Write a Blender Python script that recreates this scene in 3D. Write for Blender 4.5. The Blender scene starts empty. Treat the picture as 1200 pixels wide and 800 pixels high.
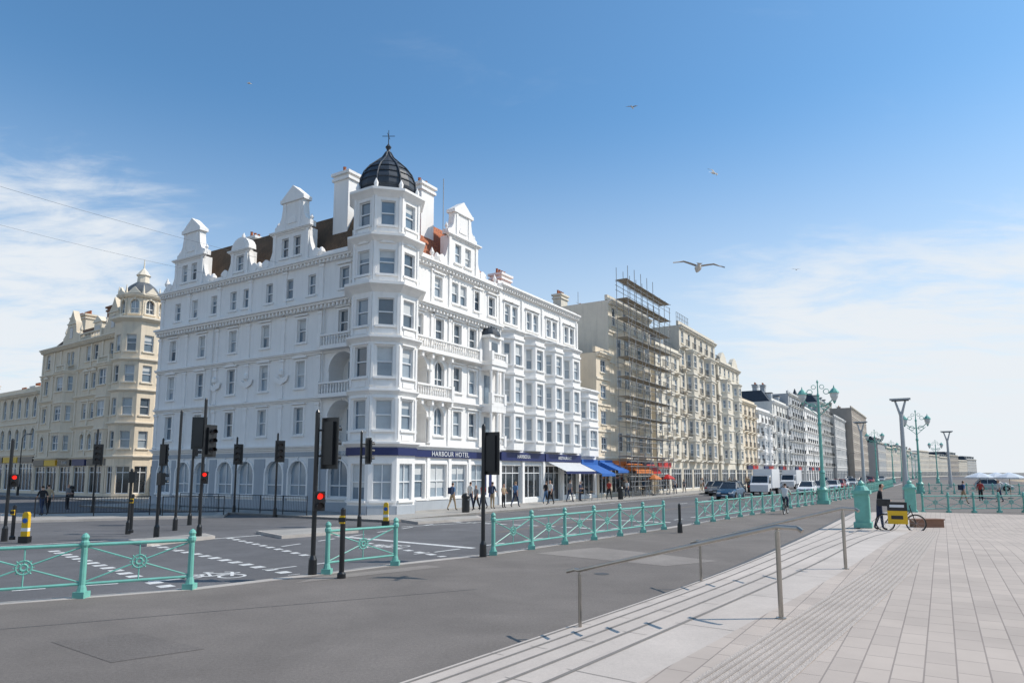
import bpy, bmesh, math, random
from math import sin, cos, pi, radians, atan, tan, sqrt
from mathutils import Vector, Matrix
random.seed(7)
SC = bpy.context.scene
COL = SC.collection
CAMH = 2.4; TH = radians(7); FP = 800.0; PY0 = 455.0

# ---- survey helper: true ground position of a surveyed sight line on level z ----
def gp(px, py, z=0.0):
    a = math.atan((PY0-py)/FP)+TH
    Y = (z-CAMH)/tan(a)
    zc = Y*cos(TH)+(z-CAMH)*sin(TH)
    return ((px-600)/FP*zc, Y)

# ============================ MATERIALS ============================
MATS = {}
def mat(name, col, rough=0.7, var=0.12, scale=1.5, bump=0.0, bscale=40, metal=0.0, spec=0.4, streak=0.0, emit=None, fine=0.0, stain=0.0):
    m = bpy.data.materials.new(name); m.use_nodes = True
    nt = m.node_tree; N = nt.nodes; L = nt.links
    b = N['Principled BSDF']
    b.inputs['Roughness'].default_value = rough
    b.inputs['Metallic'].default_value = metal
    b.inputs['Specular IOR Level'].default_value = spec
    tc = N.new('ShaderNodeTexCoord')
    state = {'last': None}
    def layer(scale, detail, a, bb, c, d, mapscale=None, dist=0.0):
        src = tc.outputs['Object']
        if mapscale:
            mp = N.new('ShaderNodeMapping'); mp.inputs['Scale'].default_value = mapscale
            L.new(src, mp.inputs[0]); src = mp.outputs[0]
        nz = N.new('ShaderNodeTexNoise'); nz.inputs['Scale'].default_value = scale
        nz.inputs['Detail'].default_value = detail; nz.inputs['Roughness'].default_value = 0.6; nz.inputs['Distortion'].default_value = dist
        L.new(src, nz.inputs['Vector'])
        r = N.new('ShaderNodeMapRange')
        for i, v in enumerate((a, bb, c, d)): r.inputs[i+1].default_value = v
        L.new(nz.outputs['Fac'], r.inputs[0])
        if state['last'] is None: state['last'] = r.outputs[0]
        else:
            mm = N.new('ShaderNodeMath'); mm.operation = 'MULTIPLY'
            L.new(state['last'], mm.inputs[0]); L.new(r.outputs[0], mm.inputs[1]); state['last'] = mm.outputs[0]
    layer(scale, 6, .3, .7, 1-var, 1+var*.5)
    if streak > 0: layer(1.6, 5, .5, .8, 1, 1-streak, (2.5, 2.5, .18))
    if stain > 0:
        layer(.22, 7, .42, .62, 1-stain, 1+stain*.3, None, .8)
        layer(2.6, 4, .56, .72, 1, 1-stain*.55)
    if fine > 0:
        layer(90, 2, .35, .65, 1-fine, 1+fine); layer(22, 3, .3, .7, 1-fine*.6, 1+fine*.6)
    mx = N.new('ShaderNodeVectorMath'); mx.operation = 'SCALE'
    mx.inputs[0].default_value = col
    L.new(state['last'], mx.inputs['Scale'])
    L.new(mx.outputs[0], b.inputs['Base Color'])
    if bump > 0:
        nb = N.new('ShaderNodeTexNoise'); nb.inputs['Scale'].default_value = bscale; nb.inputs['Detail'].default_value = 3
        L.new(tc.outputs['Object'], nb.inputs['Vector'])
        bp = N.new('ShaderNodeBump'); bp.inputs['Strength'].default_value = bump; bp.inputs['Distance'].default_value = 0.02
        L.new(nb.outputs['Fac'], bp.inputs['Height']); L.new(bp.outputs[0], b.inputs['Normal'])
    if emit:
        b.inputs['Emission Color'].default_value = (*emit[:3], 1); b.inputs['Emission Strength'].default_value = emit[3]
    MATS[name] = m
    return m

def tile_mat(name, c1, c2, mort, sx, sy, ang, rough=0.8, vertical=False, msize=0.012, offset=0.5, big=0.12):
    m = bpy.data.materials.new(name); m.use_nodes = True
    nt = m.node_tree; N = nt.nodes; L = nt.links; b = N['Principled BSDF']
    b.inputs['Roughness'].default_value = rough; b.inputs['Specular IOR Level'].default_value = 0.3
    tc = N.new('ShaderNodeTexCoord'); mp = N.new('ShaderNodeMapping')
    mp.inputs['Rotation'].default_value = (radians(90) if vertical else 0, 0, ang)
    L.new(tc.outputs['Object'], mp.inputs[0])
    br = N.new('ShaderNodeTexBrick'); br.inputs['Scale'].default_value = 1.0
    br.inputs['Brick Width'].default_value = sx; br.inputs['Row Height'].default_value = sy
    br.inputs['Mortar Size'].default_value = msize; br.inputs['Mortar Smooth'].default_value = 0.2; br.offset = offset
    br.inputs['Color1'].default_value = (*c1, 1); br.inputs['Color2'].default_value = (*c2, 1); br.inputs['Mortar'].default_value = (*mort, 1)
    L.new(mp.outputs[0], br.inputs['Vector'])
    nz = N.new('ShaderNodeTexNoise'); nz.inputs['Scale'].default_value = 0.5; nz.inputs['Detail'].default_value = 8; nz.inputs['Roughness'].default_value = 0.65
    L.new(tc.outputs['Object'], nz.inputs['Vector'])
    r = N.new('ShaderNodeMapRange'); r.inputs[1].default_value = 0.3; r.inputs[2].default_value = 0.7
    r.inputs[3].default_value = 1-big; r.inputs[4].default_value = 1+big*0.5
    L.new(nz.outputs['Fac'], r.inputs[0])
    mx = N.new('ShaderNodeVectorMath'); mx.operation = 'SCALE'
    L.new(br.outputs['Color'], mx.inputs[0]); L.new(r.outputs[0], mx.inputs['Scale'])
    L.new(mx.outputs[0], b.inputs['Base Color'])
    bp = N.new('ShaderNodeBump'); bp.inputs['Strength'].default_value = 0.4; bp.inputs['Distance'].default_value = 0.01; bp.invert = True
    L.new(br.outputs['Fac'], bp.inputs['Height']); L.new(bp.outputs[0], b.inputs['Normal'])
    MATS[name] = m

D1 = Vector((.53, .848)).normalized()       # along the seafront
D2 = Vector((-D1.y, D1.x))                  # inland, left
NR = -D2                                    # outward, towards the sea
STREET = math.atan2(D1.y, D1.x)

mat('white_stucco', (.83, .81, .78), .75, .05, .6, streak=.10)
mat('white_stucco_b', (.74, .74, .72), .75, .07, .6, streak=.15)
mat('trim_white', (.85, .83, .80), .7, .05, 2, streak=.06)
mat('offwhite', (.72, .70, .65), .75, .08, .8, streak=.15)
mat('cream', (.74, .635, .49), .8, .08, .8, streak=.2)
mat('trim_cream', (.80, .71, .57), .8, .08, 1, streak=.1)
mat('cream_pale', (.71, .65, .54), .8, .08, .8, streak=.2)
mat('beige', (.64, .58, .48), .8, .1, .7, streak=.2)
mat('trim_beige', (.72, .67, .58), .8, .08, 1)
mat('brownstone', (.38, .33, .28), .85, .1, .7, streak=.1)
mat('greyrender', (.46, .47, .48), .8, .1, .7, streak=.15)
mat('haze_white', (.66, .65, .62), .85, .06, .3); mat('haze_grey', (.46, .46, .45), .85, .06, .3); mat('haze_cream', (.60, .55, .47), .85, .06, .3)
mat('base_grey', (.40, .43, .46), .7, .06, 1, streak=.1)
mat('navy', (.018, .028, .11), .45, .1, 1)
mat('frame_white', (.74, .75, .75), .5, .03, 2)
mat('glass_dark', (.08, .11, .14), .06, .3, .6, spec=1)
mat('glass_mid', (.17, .23, .285), .08, .3, .6, spec=1)
mat('glass_pale', (.31, .37, .42), .12, .25, .6, spec=.9)
mat('glass_shop', (.03, .035, .04), .05, .6, .8, spec=.9)
mat('curtain', (.56, .58, .58), .8, .1, 3)
mat('slate_dark', (.045, .055, .07), .5, .25, 2, bump=.3, bscale=12)
mat('lead', (.12, .13, .14), .5, .2, 2)
mat('ironwork', (.02, .02, .022), .4, .1, 3, spec=.5)
mat('black_paint', (.014, .015, .017), .35, .15, 3, spec=.5)
mat('turquoise', (.17, .46, .385), .45, .16, 3, spec=.5, streak=.15)
mat('steel', (.42, .39, .35), .28, .1, 6, metal=.9)
mat('galv', (.30, .30, .30), .5, .2, 5, metal=.3)
mat('wood', (.33, .22, .12), .8, .25, 4)
mat('scaffold_board', (.34, .30, .24), .85, .25, 4)
mat('brickbrown', (.26, .14, .09), .85, .2, 3)
mat('asphalt_road', (.140, .138, .142), .9, .12, .8, bump=.3, bscale=120, fine=.2, stain=.16)
mat('asphalt_prom', (.188, .166, .149), .92, .10, .9, bump=.35, bscale=120, fine=.24, stain=.13)
mat('asphalt_patch', (.168, .149, .135), .92, .10, .9, bump=.35, bscale=120, fine=.24, stain=.1)
mat('pale_asphalt', (.27, .24, .215), .9, .12, .9, fine=.15, stain=.15)
mat('ground_mat', (.20, .19, .17), .95, .2, .1)
mat('kerb', (.46, .42, .38), .85, .15, 2, fine=.08)
mat('paint_white', (.66, .66, .64), .7, .25, 5, fine=.15)
mat('step_stone', (.54, .475, .42), .8, .10, 1.1, fine=.06, stain=.1)
mat('step_dark', (.22, .20, .18), .8, .15, 3)
mat('tactile', (.47, .41, .36), .85, .1, 2, bump=.6, bscale=60, fine=.1)
mat('tactile_rib', (.36, .31, .27), .85, .1, 2, fine=.1)
mat('drain', (.09, .09, .09), .6, .3, 30)
mat('sea', (.16, .25, .28), .25, .15, .02, bump=.5, bscale=.4)
mat('shingle', (.36, .29, .21), .95, .2, .6)
mat('red_light', (.7, .02, .01), .4, .0, 1, emit=(1, .02, .01, 1.2))
mat('lens_off', (.03, .02, .02), .3, .1, 1)
mat('yellow', (.72, .44, .02), .5, .08, 3)
mat('orange', (.62, .20, .06), .6, .1, 3)
mat('red', (.55, .03, .025), .5, .1, 3)
mat('blue', (.03, .13, .42), .6, .1, 3)
mat('awning_pale', (.55, .56, .57), .8, .1, 3)
mat('glass_lamp', (.62, .64, .62), .2, .05, 3)
mat('tyre', (.02, .02, .02), .8, .1, 8)
mat('rim', (.4, .41, .42), .3, .1, 8, metal=.8)
mat('car_white', (.70, .71, .72), .25, .03, 2, spec=.6)
mat('car_blue', (.035, .085, .15), .22, .05, 2, spec=.7)
mat('car_grey', (.14, .15, .16), .22, .05, 2, spec=.7)
mat('car_silver', (.42, .44, .45), .25, .05, 2, spec=.6)
mat('car_black', (.02, .02, .024), .2, .05, 2, spec=.7)
mat('car_red', (.30, .02, .02), .22, .05, 2, spec=.7)
mat('headlamp', (.7, .72, .75), .1, .02, 2)
mat('skin', (.52, .31, .22), .6, .05, 8)
mat('hair', (.045, .028, .018), .8, .2, 20)
mat('hair_fair', (.30, .20, .10), .8, .2, 20)
mat('cloth_black', (.02, .02, .024), .9, .2, 10)
mat('cloth_navy', (.03, .045, .09), .9, .2, 10)
mat('cloth_white', (.62, .61, .58), .9, .1, 10)
mat('cloth_grey', (.22, .22, .23), .9, .15, 10)
mat('cloth_red', (.38, .05, .04), .9, .15, 10)
mat('cloth_blue', (.10, .19, .34), .9, .15, 10)
mat('cloth_tan', (.38, .29, .19), .9, .15, 10)
mat('gull_white', (.66, .65, .62), .8, .1, 8)
mat('gull_grey', (.40, .38, .36), .8, .1, 8)
tile_mat('paving', (.50, .425, .365), (.435, .37, .32), (.29, .245, .215), .44, .22, -STREET, big=.16, msize=.007)
tile_mat('pavement_slab', (.40, .38, .35), (.35, .335, .31), (.21, .20, .19), .9, .6, -STREET)
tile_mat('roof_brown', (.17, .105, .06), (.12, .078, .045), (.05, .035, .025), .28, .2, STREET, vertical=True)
tile_mat('roof_orange', (.48, .17, .08), (.38, .12, .055), (.14, .06, .04), .28, .2, 0, vertical=True)

# ============================ MESH BUILDER ============================
class Build:
    def __init__(s, name, o=(0, 0), d=(1, 0), n=None, z=0.0):
        s.name = name; s.parts = {}; s.stack = []; s.z = z
        s.o = Vector(o); s.d = Vector(d).normalized()
        s.n = Vector(n).normalized() if n is not None else Vector((-s.d.y, s.d.x))
    def P(s, u, w, z):
        return (s.o.x+s.d.x*u+s.n.x*w, s.o.y+s.d.y*u+s.n.y*w, z+s.z)
    def face(s, part, m, pts):
        V, Fc = s.parts.setdefault((part, m), ([], []))
        i = len(V); V.extend(s.P(*p) for p in pts); Fc.append(tuple(range(i, i+len(pts))))
    def mesh(s, part, m, vs, fs):
        V, Fc = s.parts.setdefault((part, m), ([], []))
        i = len(V); V.extend(s.P(*p) for p in vs); Fc.extend(tuple(a+i for a in f) for f in fs)
    def sub(s, ua, wa, ub, wb):
        s.stack.append((s.o, s.d, s.n))
        A = Vector(s.P(ua, wa, 0)[:2]); Bp = Vector(s.P(ub, wb, 0)[:2])
        d = (Bp-A); L = d.length; d = d/L
        n = Vector((-d.y, d.x))
        if n.dot(s.n) < -1e-6: n = -n
        s.o, s.d, s.n = A, d, n
        return L
    def setf(s, o, d, n):
        s.stack.append((s.o, s.d, s.n)); s.o, s.d, s.n = Vector(o), Vector(d).normalized(), Vector(n).normalized()
    def pop(s): s.o, s.d, s.n = s.stack.pop()
    def box(s, part, m, u0, u1, w0, w1, z0, z1):
        vs = [(u, w, z) for z in (z0, z1) for w in (w0, w1) for u in (u0, u1)]
        s.mesh(part, m, vs, [(0, 1, 3, 2), (4, 5, 7, 6), (0, 1, 5, 4), (2, 3, 7, 6), (0, 2, 6, 4), (1, 3, 7, 5)])
    def prism(s, part, m, poly, w0, w1):
        n = len(poly)
        vs = [(u, w0, z) for u, z in poly]+[(u, w1, z) for u, z in poly]
        fs = [tuple(range(n)), tuple(range(2*n-1, n-1, -1))]+[(i, (i+1) % n, n+(i+1) % n, n+i) for i in range(n)]
        s.mesh(part, m, vs, fs)
    def slab(s, part, m, poly, z0, z1):
        n = len(poly)
        vs = [(u, w, z0) for u, w in poly]+[(u, w, z1) for u, w in poly]
        fs = [tuple(range(n)), tuple(range(n, 2*n))]+[(i, (i+1) % n, n+(i+1) % n, n+i) for i in range(n)]
        s.mesh(part, m, vs, fs)
    def lathe(s, part, m, cu, cw, prof, n=12, ph=0.0):
        vs = []; fs = []
        for r, z in prof:
            for i in range(n):
                a = ph+2*pi*i/n; vs.append((cu+r*cos(a), cw+r*sin(a), z))
        for j in range(len(prof)-1):
            for i in range(n):
                fs.append((j*n+i, j*n+(i+1) % n, (j+1)*n+(i+1) % n, (j+1)*n+i))
        fs.append(tuple(range(n))); fs.append(tuple(range((len(prof)-1)*n, len(prof)*n)))
        s.mesh(part, m, vs, fs)
    def tube(s, part, m, a, b, r, n=6, r2=None):
        A = Vector(a); Bv = Vector(b); d = (Bv-A)
        if d.length < 1e-6: return
        d.normalize(); x = d.orthogonal().normalized(); y = d.cross(x); r2 = r if r2 is None else r2
        vs = []
        for c, rr in ((A, r), (Bv, r2)):
            for i in range(n):
                t = 2*pi*i/n; vs.append(tuple(c+x*rr*cos(t)+y*rr*sin(t)))
        fs = [(i, (i+1) % n, n+(i+1) % n, n+i) for i in range(n)]+[tuple(range(n)), tuple(range(n, 2*n))]
        s.mesh(part, m, vs, fs)
    def path(s, part, m, pts, r, n=6):
        for a, b in zip(pts[:-1], pts[1:]): s.tube(part, m, a, b, r, n)
    def ring(s, part, m, c, nrm, R, r, n=16, k=5):
        c = Vector(c); nrm = Vector(nrm).normalized(); x = nrm.orthogonal().normalized(); y = nrm.cross(x)
        vs = []; fs = []
        for i in range(n):
            t = 2*pi*i/n; e = x*cos(t)+y*sin(t)
            for j in range(k):
                q = 2*pi*j/k; vs.append(tuple(c+e*(R+r*cos(q))+nrm*(r*sin(q))))
        for i in range(n):
            for j in range(k):
                fs.append((i*k+j, ((i+1) % n)*k+j, ((i+1) % n)*k+(j+1) % k, i*k+(j+1) % k))
        s.mesh(part, m, vs, fs)
    # ---------- architecture ----------
    def wall(s, m, u0, u1, z0, z1, ops, w=0., det=2, trim='trim_white', part='walls'):
        us = sorted(set([u0, u1]+[round(o[0], 4) for o in ops]+[round(o[1], 4) for o in ops]))
        zs = sorted(set([z0, z1]+[round(o[2], 4) for o in ops]+[round(o[3], 4) for o in ops]))
        for i in range(len(us)-1):
            cu = (us[i]+us[i+1])/2
            for j in range(len(zs)-1):
                cz = (zs[j]+zs[j+1])/2
                if any(o[0] < cu < o[1] and o[2] < cz < o[3] for o in ops): continue
                s.face(part, m, [(us[i], w, zs[j]), (us[i+1], w, zs[j]), (us[i+1], w, zs[j+1]), (us[i], w, zs[j+1])])
        for o in ops: s.opening(m, o, w, det, trim, part)
    def opening(s, m, o, w, det, trim, part):
        a, b, c, d, k = o
        arch = ('a' in k) or ('l' in k); dep = 1.25 if 'l' in k else (.14 if det < 2 else .2)
        W = w+dep; mid = (a+b)/2; r = (b-a)/2; rise = r if arch else 0
        if arch:
            n = 10
            pts = [(mid-r*cos(pi*i/n), d-rise+rise*sin(pi*i/n)) for i in range(n+1)]
            h = n//2
            s.face(part, m, [(a, w, d)]+[(x, w, z) for x, z in reversed(pts[:h+1])])
            s.face(part, m, [(b, w, d)]+[(x, w, z) for x, z in pts[h:]])
            for p, q in zip(pts[:-1], pts[1:]):
                s.face(part, m, [(p[0], w, p[1]), (q[0], w, q[1]), (q[0], W, q[1]), (p[0], W, p[1])])
            top = d-rise
            if det >= 2:  # moulded arch
                for p, q in zip(pts[:-1], pts[1:]):
                    def out(e, f): return (mid+(e[0]-mid)*f, d-rise+(e[1]-(d-rise))*f)
                    p2 = out(p, 1+.14/r); q2 = out(q, 1+.14/r)
                    s.mesh('trim', trim, [(p[0], w-.06, p[1]), (q[0], w-.06, q[1]), (q2[0], w-.06, q2[1]), (p2[0], w-.06, p2[1]),
                                          (p[0], w, p[1]), (q[0], w, q[1]), (q2[0], w, q2[1]), (p2[0], w, p2[1])],
                           [(0, 1, 2, 3), (0, 1, 5, 4), (2, 3, 7, 6)])
                s.box('trim', trim, mid-.09, mid+.09, w-.12, w+.01, d-.03, d+.24)
        else:
            top = d
            s.face(part, m, [(a, w, d), (b, w, d), (b, W, d), (a, W, d)])
        s.face(part, m, [(a, w, c), (a, W, c), (a, W, top), (a, w, top)])
        s.face(part, m, [(b, w, c), (b, W, c), (b, W, top), (b, w, top)])
        s.face(part, m, [(a, w, c), (b, w, c), (b, W, c), (a, W, c)])
        if 'l' in k:
            s.face(part, m, [(a, W, c), (b, W, c), (b, W, d), (a, W, d)])
            s.box('window_frames', 'frame_white', mid-.5*r-.08, mid+.5*r+.08, W-.1, W+.02, c, c+2.25)
            s.box('windows', 'glass_mid', mid-.5*r, mid+.5*r, W-.13, W-.06, c+.15, c+2.15)
            s.box('window_frames', 'frame_white', mid-.03, mid+.03, W-.15, W-.12, c+.15, c+2.15)
            return
        g = 'glass_shop' if 'p' in k else random.choice(['glass_dark', 'glass_mid', 'glass_mid', 'glass_pale'])
        if 'W' in k: g = random.choice(['glass_pale', 'glass_pale', 'glass_mid'])
        s.face('windows', g, [(a, W, c), (b, W, c), (b, W, d), (a, W, d)])
        if det >= 1:
            f = .06 if det >= 2 else .08; y0, y1 = W-.07, W-.012
            fm = 'frame_white'
            s.box('window_frames', fm, a, a+f, y0, y1, c, top); s.box('window_frames', fm, b-f, b, y0, y1, c, top)
            s.box('window_frames', fm, a+f, b-f, y0, y1, c, c+f+.02)
            if not arch: s.box('window_frames', fm, a+f, b-f, y0, y1, d-f, d)
            zm = (c+top)/2 if 'p' not in k else d-.6
            s.box('window_frames', fm, a+f, b-f, y0-.01, y1+.004, zm-.035, zm+.035)
            nm = 1 if (b-a) > 1.05 else 0
            if 'p' in k: nm = max(1, int((b-a)/1.1))
            if arch: nm = 1
            for i in range(nm):
                x = a+(b-a)*(i+1)/(nm+1); s.box('window_frames', fm, x-.03, x+.03, y0+.006, y1+.008, c+.02, d-.03 if arch else d-.02)
            if 'p' not in k and random.random() < .5 and det >= 2 and not arch:
                q = random.uniform(.2, .75); s.box('curtains', 'curtain', a+.07, b-.07, W-.010, W-.004, d-(d-c)*q, d-.06)
        if det >= 2 and 'p' not in k:
            s.box('trim', trim, a-.16, b+.16, w-.12, w+.02, c-.13, c)
            if 'n' not in k:
                s.box('trim', trim, a-.15, a-.002, w-.05, w+.02, c, top); s.box('trim', trim, b+.002, b+.15, w-.05, w+.02, c, top)
                if not arch: s.box('trim', trim, a-.15, b+.15, w-.053, w+.02, d+.002, d+.14)
            if 'h' in k:
                s.box('trim', trim, a-.24, b+.24, w-.18, w+.02, d+.2, d+.3)
            if 't' in k:
                s.box('trim', trim, a-.26, b+.26, w-.18, w+.02, d+.18, d+.25)
                s.prism('trim', trim, [(a-.26, d+.252), (b+.26, d+.252), (mid, d+.6)], w-.17, w+.02)
            if 'c' in k:
                s.box('trim', trim, a-.24, b+.24, w-.16, w+.02, d+.18, d+.24)
                s.prism('trim', trim, [(mid-(r+.22)*cos(pi*i/8), d+.243+.32*sin(pi*i/8)) for i in range(9)], w-.15, w+.02)
        elif det == 1 and 'p' not in k:
            s.box('trim', trim, a-.12, b+.12, w-.1, w+.02, c-.12, c)
            if 'n' not in k: s.box('trim', trim, a-.12, b+.12, w-.08, w+.02, d+.02, d+.16)
    def cornice(s, m, u0, u1, z, size=.3, w=0., dent=True, ret=0.0):
        s.box('cornices', m, u0-ret*size*.3, u1+ret*size*.3, w-size*.35, w+.03, z-size*.8, z-size*.4)
        s.box('cornices', m, u0-ret*size*.7, u1+ret*size*.7, w-size*.75, w+.03, z-size*.4+.001, z-size*.15)
        s.box('cornices', m, u0-ret*size, u1+ret*size, w-size, w+.03, z-size*.15+.001, z+.06)
        if dent:
            n = max(2, int((u1-u0)/.36))
            for i in range(n):
                x = u0+(u1-u0)*(i+.5)/n
                s.box('cornices', m, x-.07, x+.07, w-size*.65, w-size*.35+.01, z-size*.8+.01, z-size*.4)
    def band(s, m, u0, u1, z, h=.14, p=.07, w=0.):
        s.box('cornices', m, u0, u1, w-p, w+.02, z, z+h)
    def balustrade(s, m, u0, u1, w, z, h=.85, step=.24, piers=True):
        s.box('balustrades', m, u0, u1, w-.09, w+.09, z, z+.12); s.box('balustrades', m, u0, u1, w-.11, w+.11, z+h-.12, z+h)
        n = max(1, int(abs(u1-u0)/step))
        for i in range(n):
            x = u0+(u1-u0)*(i+.5)/n
            s.lathe('balustrades', m, x, w, [(.045, z+.12), (.075, z+.3), (.035, z+.52), (.06, z+h-.12)], 5)
        if piers:
            for x in (u0, u1): s.box('balustrades', m, x-.14, x+.14, w-.14, w+.14, z-.01, z+h+.08)
    def shell(s, m, u0, u1, w0, w1, z0, z1, top='lead'):
        s.face('walls', m, [(u0, w0, z0), (u0, w1, z0), (u0, w1, z1), (u0, w0, z1)])
        s.face('walls', m, [(u1, w0, z0), (u1, w1, z0), (u1, w1, z1), (u1, w0, z1)])
        s.face('walls', m, [(u0, w1, z0), (u1, w1, z0), (u1, w1, z1), (u0, w1, z1)])
        if top: s.face('roof', top, [(u0, w0, z1-.02), (u1, w0, z1-.02), (u1, w1, z1-.02), (u0, w1, z1-.02)])
    def chimney(s, m, u0, u1, w0, w1, z0, z1, pots=3):
        s.box('chimneys', m, u0, u1, w0, w1, z0, z1)
        s.box('chimneys', m, u0-.12, u1+.12, w0-.12, w1+.12, z1-.5, z1-.3); s.box('chimneys', m, u0-.17, u1+.17, w0-.17, w1+.17, z1-.12, z1+.08)
        for i in range(pots):
            x = u0+(u1-u0)*(i+.5)/pots
            s.lathe('chimney_pots', 'roof_orange', x, (w0+w1)/2, [(.12, z1+.08), (.1, z1+.5), (.13, z1+.55)], 8)
    def bay(s, m, u0, u1, proj, z0, z1, floors, det=2, trim='trim_white', kind='Wn', cant=.6, side=True, ww=None):
        pts = [(u0, 0), (u0+cant, -proj), (u1-cant, -proj), (u1, 0)]
        for i in range(3):
            L = s.sub(*pts[i], *pts[i+1])
            ops = []
            for (a, b) in floors:
                if i == 1:
                    q = (ww if ww else L-.5)/2; ops.append((L/2-q, L/2+q, a, b, kind))
                elif side and L > .75: ops.append((L/2-.26, L/2+.26, a, b, kind))
            s.wall(m, 0, L, z0, z1, ops, 0, det, trim)
            for (a, b) in floors: s.band(trim, -.02, L+.02, b+.3, .16, .1)
            s.cornice(trim, -.03, L+.03, z1, .22, dent=False)
            s.pop()
        s.face('roof', 'lead', [(p[0], p[1], z1) for p in pts])
        s.face('walls', m, [(p[0], p[1], z0) for p in pts])
    def finish(s):
        root = bpy.data.objects.new(s.name, None); COL.objects.link(root); root.empty_display_size = .3
        used = {}
        for (part, m), (V, Fc) in s.parts.items():
            nm = part if part not in used else part+'_'+m
            used[part] = 1
            me = bpy.data.meshes.new(nm); me.from_pydata(V, [], Fc); me.materials.append(MATS[m])
            bm = bmesh.new(); bm.from_mesh(me); bmesh.ops.recalc_face_normals(bm, faces=bm.faces); bm.to_mesh(me); bm.free()
            ob = bpy.data.objects.new(nm, me); COL.objects.link(ob); ob.parent = root
        s.root = root
        return root

def single(name, m, V, Fc, smooth=False):
    me = bpy.data.meshes.new(name); me.from_pydata(V, [], Fc); me.materials.append(MATS[m])
    ob = bpy.data.objects.new(name, me); COL.objects.link(ob); return ob

def text(root, body, org, xdir, z, size, m='frame_white', nm='sign_lettering'):
    cu = bpy.data.curves.new(nm, 'FONT'); cu.body = body; cu.size = size; cu.extrude = .01; cu.align_x = 'CENTER'; cu.align_y = 'CENTER'
    cu.materials.append(MATS[m]); cu.space_character = 1.15
    ob = bpy.data.objects.new(nm, cu); COL.objects.link(ob)
    x = Vector((xdir[0], xdir[1], 0)).normalized(); y = Vector((0, 0, 1)); zz = x.cross(y)
    M = Matrix((x, y, zz)).transposed().to_4x4(); M.translation = Vector((org[0], org[1], z)); ob.matrix_world = M
    ob.parent = root
    return ob

C = Vector((-7.8, 41.0))
def ST(u, n): return C+D1*u+NR*n

# ============================ GROUND ============================
def poly_z(name, m, pts, z):
    return single(name, m, [(p[0], p[1], z) for p in pts], [tuple(range(len(pts)))])
def offs(pts, d):
    out = []
    for i, p in enumerate(pts):
        a = Vector(pts[max(i-1, 0)]); b = Vector(pts[min(i+1, len(pts)-1)]); t = (b-a).normalized()
        out.append((p[0]+t.y*d, p[1]-t.x*d))   # d>0 -> right side
    return out
coast = [ST(-3000, 46), ST(250, 46), ST(380, 75), ST(700, 180), ST(1500, 500), ST(6000, 1500)]
land = [tuple(p) for p in coast]+[tuple(ST(6000, -4000)), tuple(ST(-3000, -4000))]
poly_z('ground', 'ground_mat', land, -.17)
poly_z('sea', 'sea', [tuple(ST(-6000, 30)), tuple(ST(12000, 30)), tuple(ST(12000, 12000)), tuple(ST(-6000, 12000))], -6)
bc = [tuple(p) for p in coast]
bV = [(p[0], p[1], -.2) for p in bc]+[(p[0]+NR.x*3, p[1]+NR.y*3, -3.2) for p in bc]+[(p[0]+NR.x*60, p[1]+NR.y*60, -6.3) for p in bc]
nb = len(bc); bF = [(j*nb+i, j*nb+i+1, (j+1)*nb+i+1, (j+1)*nb+i) for j in range(2) for i in range(nb-1)]
single('beach', 'shingle', bV, bF)
poly_z('road', 'asphalt_road', [tuple(ST(-60, 45)), tuple(ST(260, 45)), tuple(ST(420, 60)), tuple(ST(600, 60)), tuple(ST(600, -120)), tuple(ST(-60, -120))], -.12)

kerbline = [(-40, -2), (-9.7, 13.0), (-8.4, 13.75), (-6.7, 14.7), (-4.55, 16.9), (-3.2, 18.45), (-.7, 20.75), (6.3, 29.85), (31.8, 65.2)]
kerbline += [(31.8+D1.x*t, 65.2+D1.y*t) for t in (60, 180)]
B = Build('promenade')
inner = offs(kerbline, .28)
pr = inner+[tuple(ST(260, 45.5)), tuple(ST(-110, 45.5))]
B.slab('surface', 'asphalt_prom', pr, -.3, 0)
for i in range(len(kerbline)-1):
    a, b, c, d = kerbline[i], kerbline[i+1], inner[i+1], inner[i]
    B.slab('kerb', 'kerb', [a, b, c, d], -.3, .006)
# a faint trench repair and a small inspection cover
def patch(quad, m='asphalt_patch', z=.004): B.face('repairs', m, [(*gp(x, y, 0), z) for x, y in quad])
patch([(60, 752), (160, 741), (240, 760), (130, 776)])
for (x, y, r_) in ((705, 672, .18),):
    c = gp(x, y, 0); B.face('inspection_cover', 'drain', [(c[0]+r_*cos(a*pi/8), c[1]+r_*sin(a*pi/8), .005) for a in range(16)])
a0, a1 = Vector(gp(-60, 742)), Vector(gp(560, 690)); tt = (a1-a0).normalized(); nn = Vector((tt.y, -tt.x))*.012
B.face('repairs', 'drain', [(*(a0+nn), .003), (*(a1+nn), .003), (*(a1-nn), .003), (*(a0-nn), .003)])
B.finish()

# raised pavements of the building blocks
B = Build('pavement')
hb = [ST(-4.2, 4.4), ST(700, 4.4), ST(700, -60), ST(14, -60), ST(14, -26), ST(-4.2, -26)]
def slab_kerb(B, pts):
    pts = [tuple(p) for p in pts]
    B.slab('flagstones', 'pavement_slab', pts, -.3, 0)
    for i in range(len(pts)):
        a = Vector(pts[i]); b = Vector(pts[(i+1) % len(pts)])
        t = (b-a).normalized(); nn = Vector((t.y, -t.x))
        B.slab('kerb', 'kerb', [tuple(a), tuple(b), tuple(b+nn*.16), tuple(a+nn*.16)], -.3, .004)
slab_kerb(B, list(reversed(hb)))
B.finish()
K = Vector((-37.1, 66)); KD = Vector((-.809, .588)).normalized(); KN = Vector((.588, .809)).normalized()
def KP(u, n): return K+KD*u-KN*n
B = Build('pavement')
slab_kerb(B, [KP(-16, 4), KP(-16, -30), KP(90, -30), KP(90, 4)][::-1])
B.finish()

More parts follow.
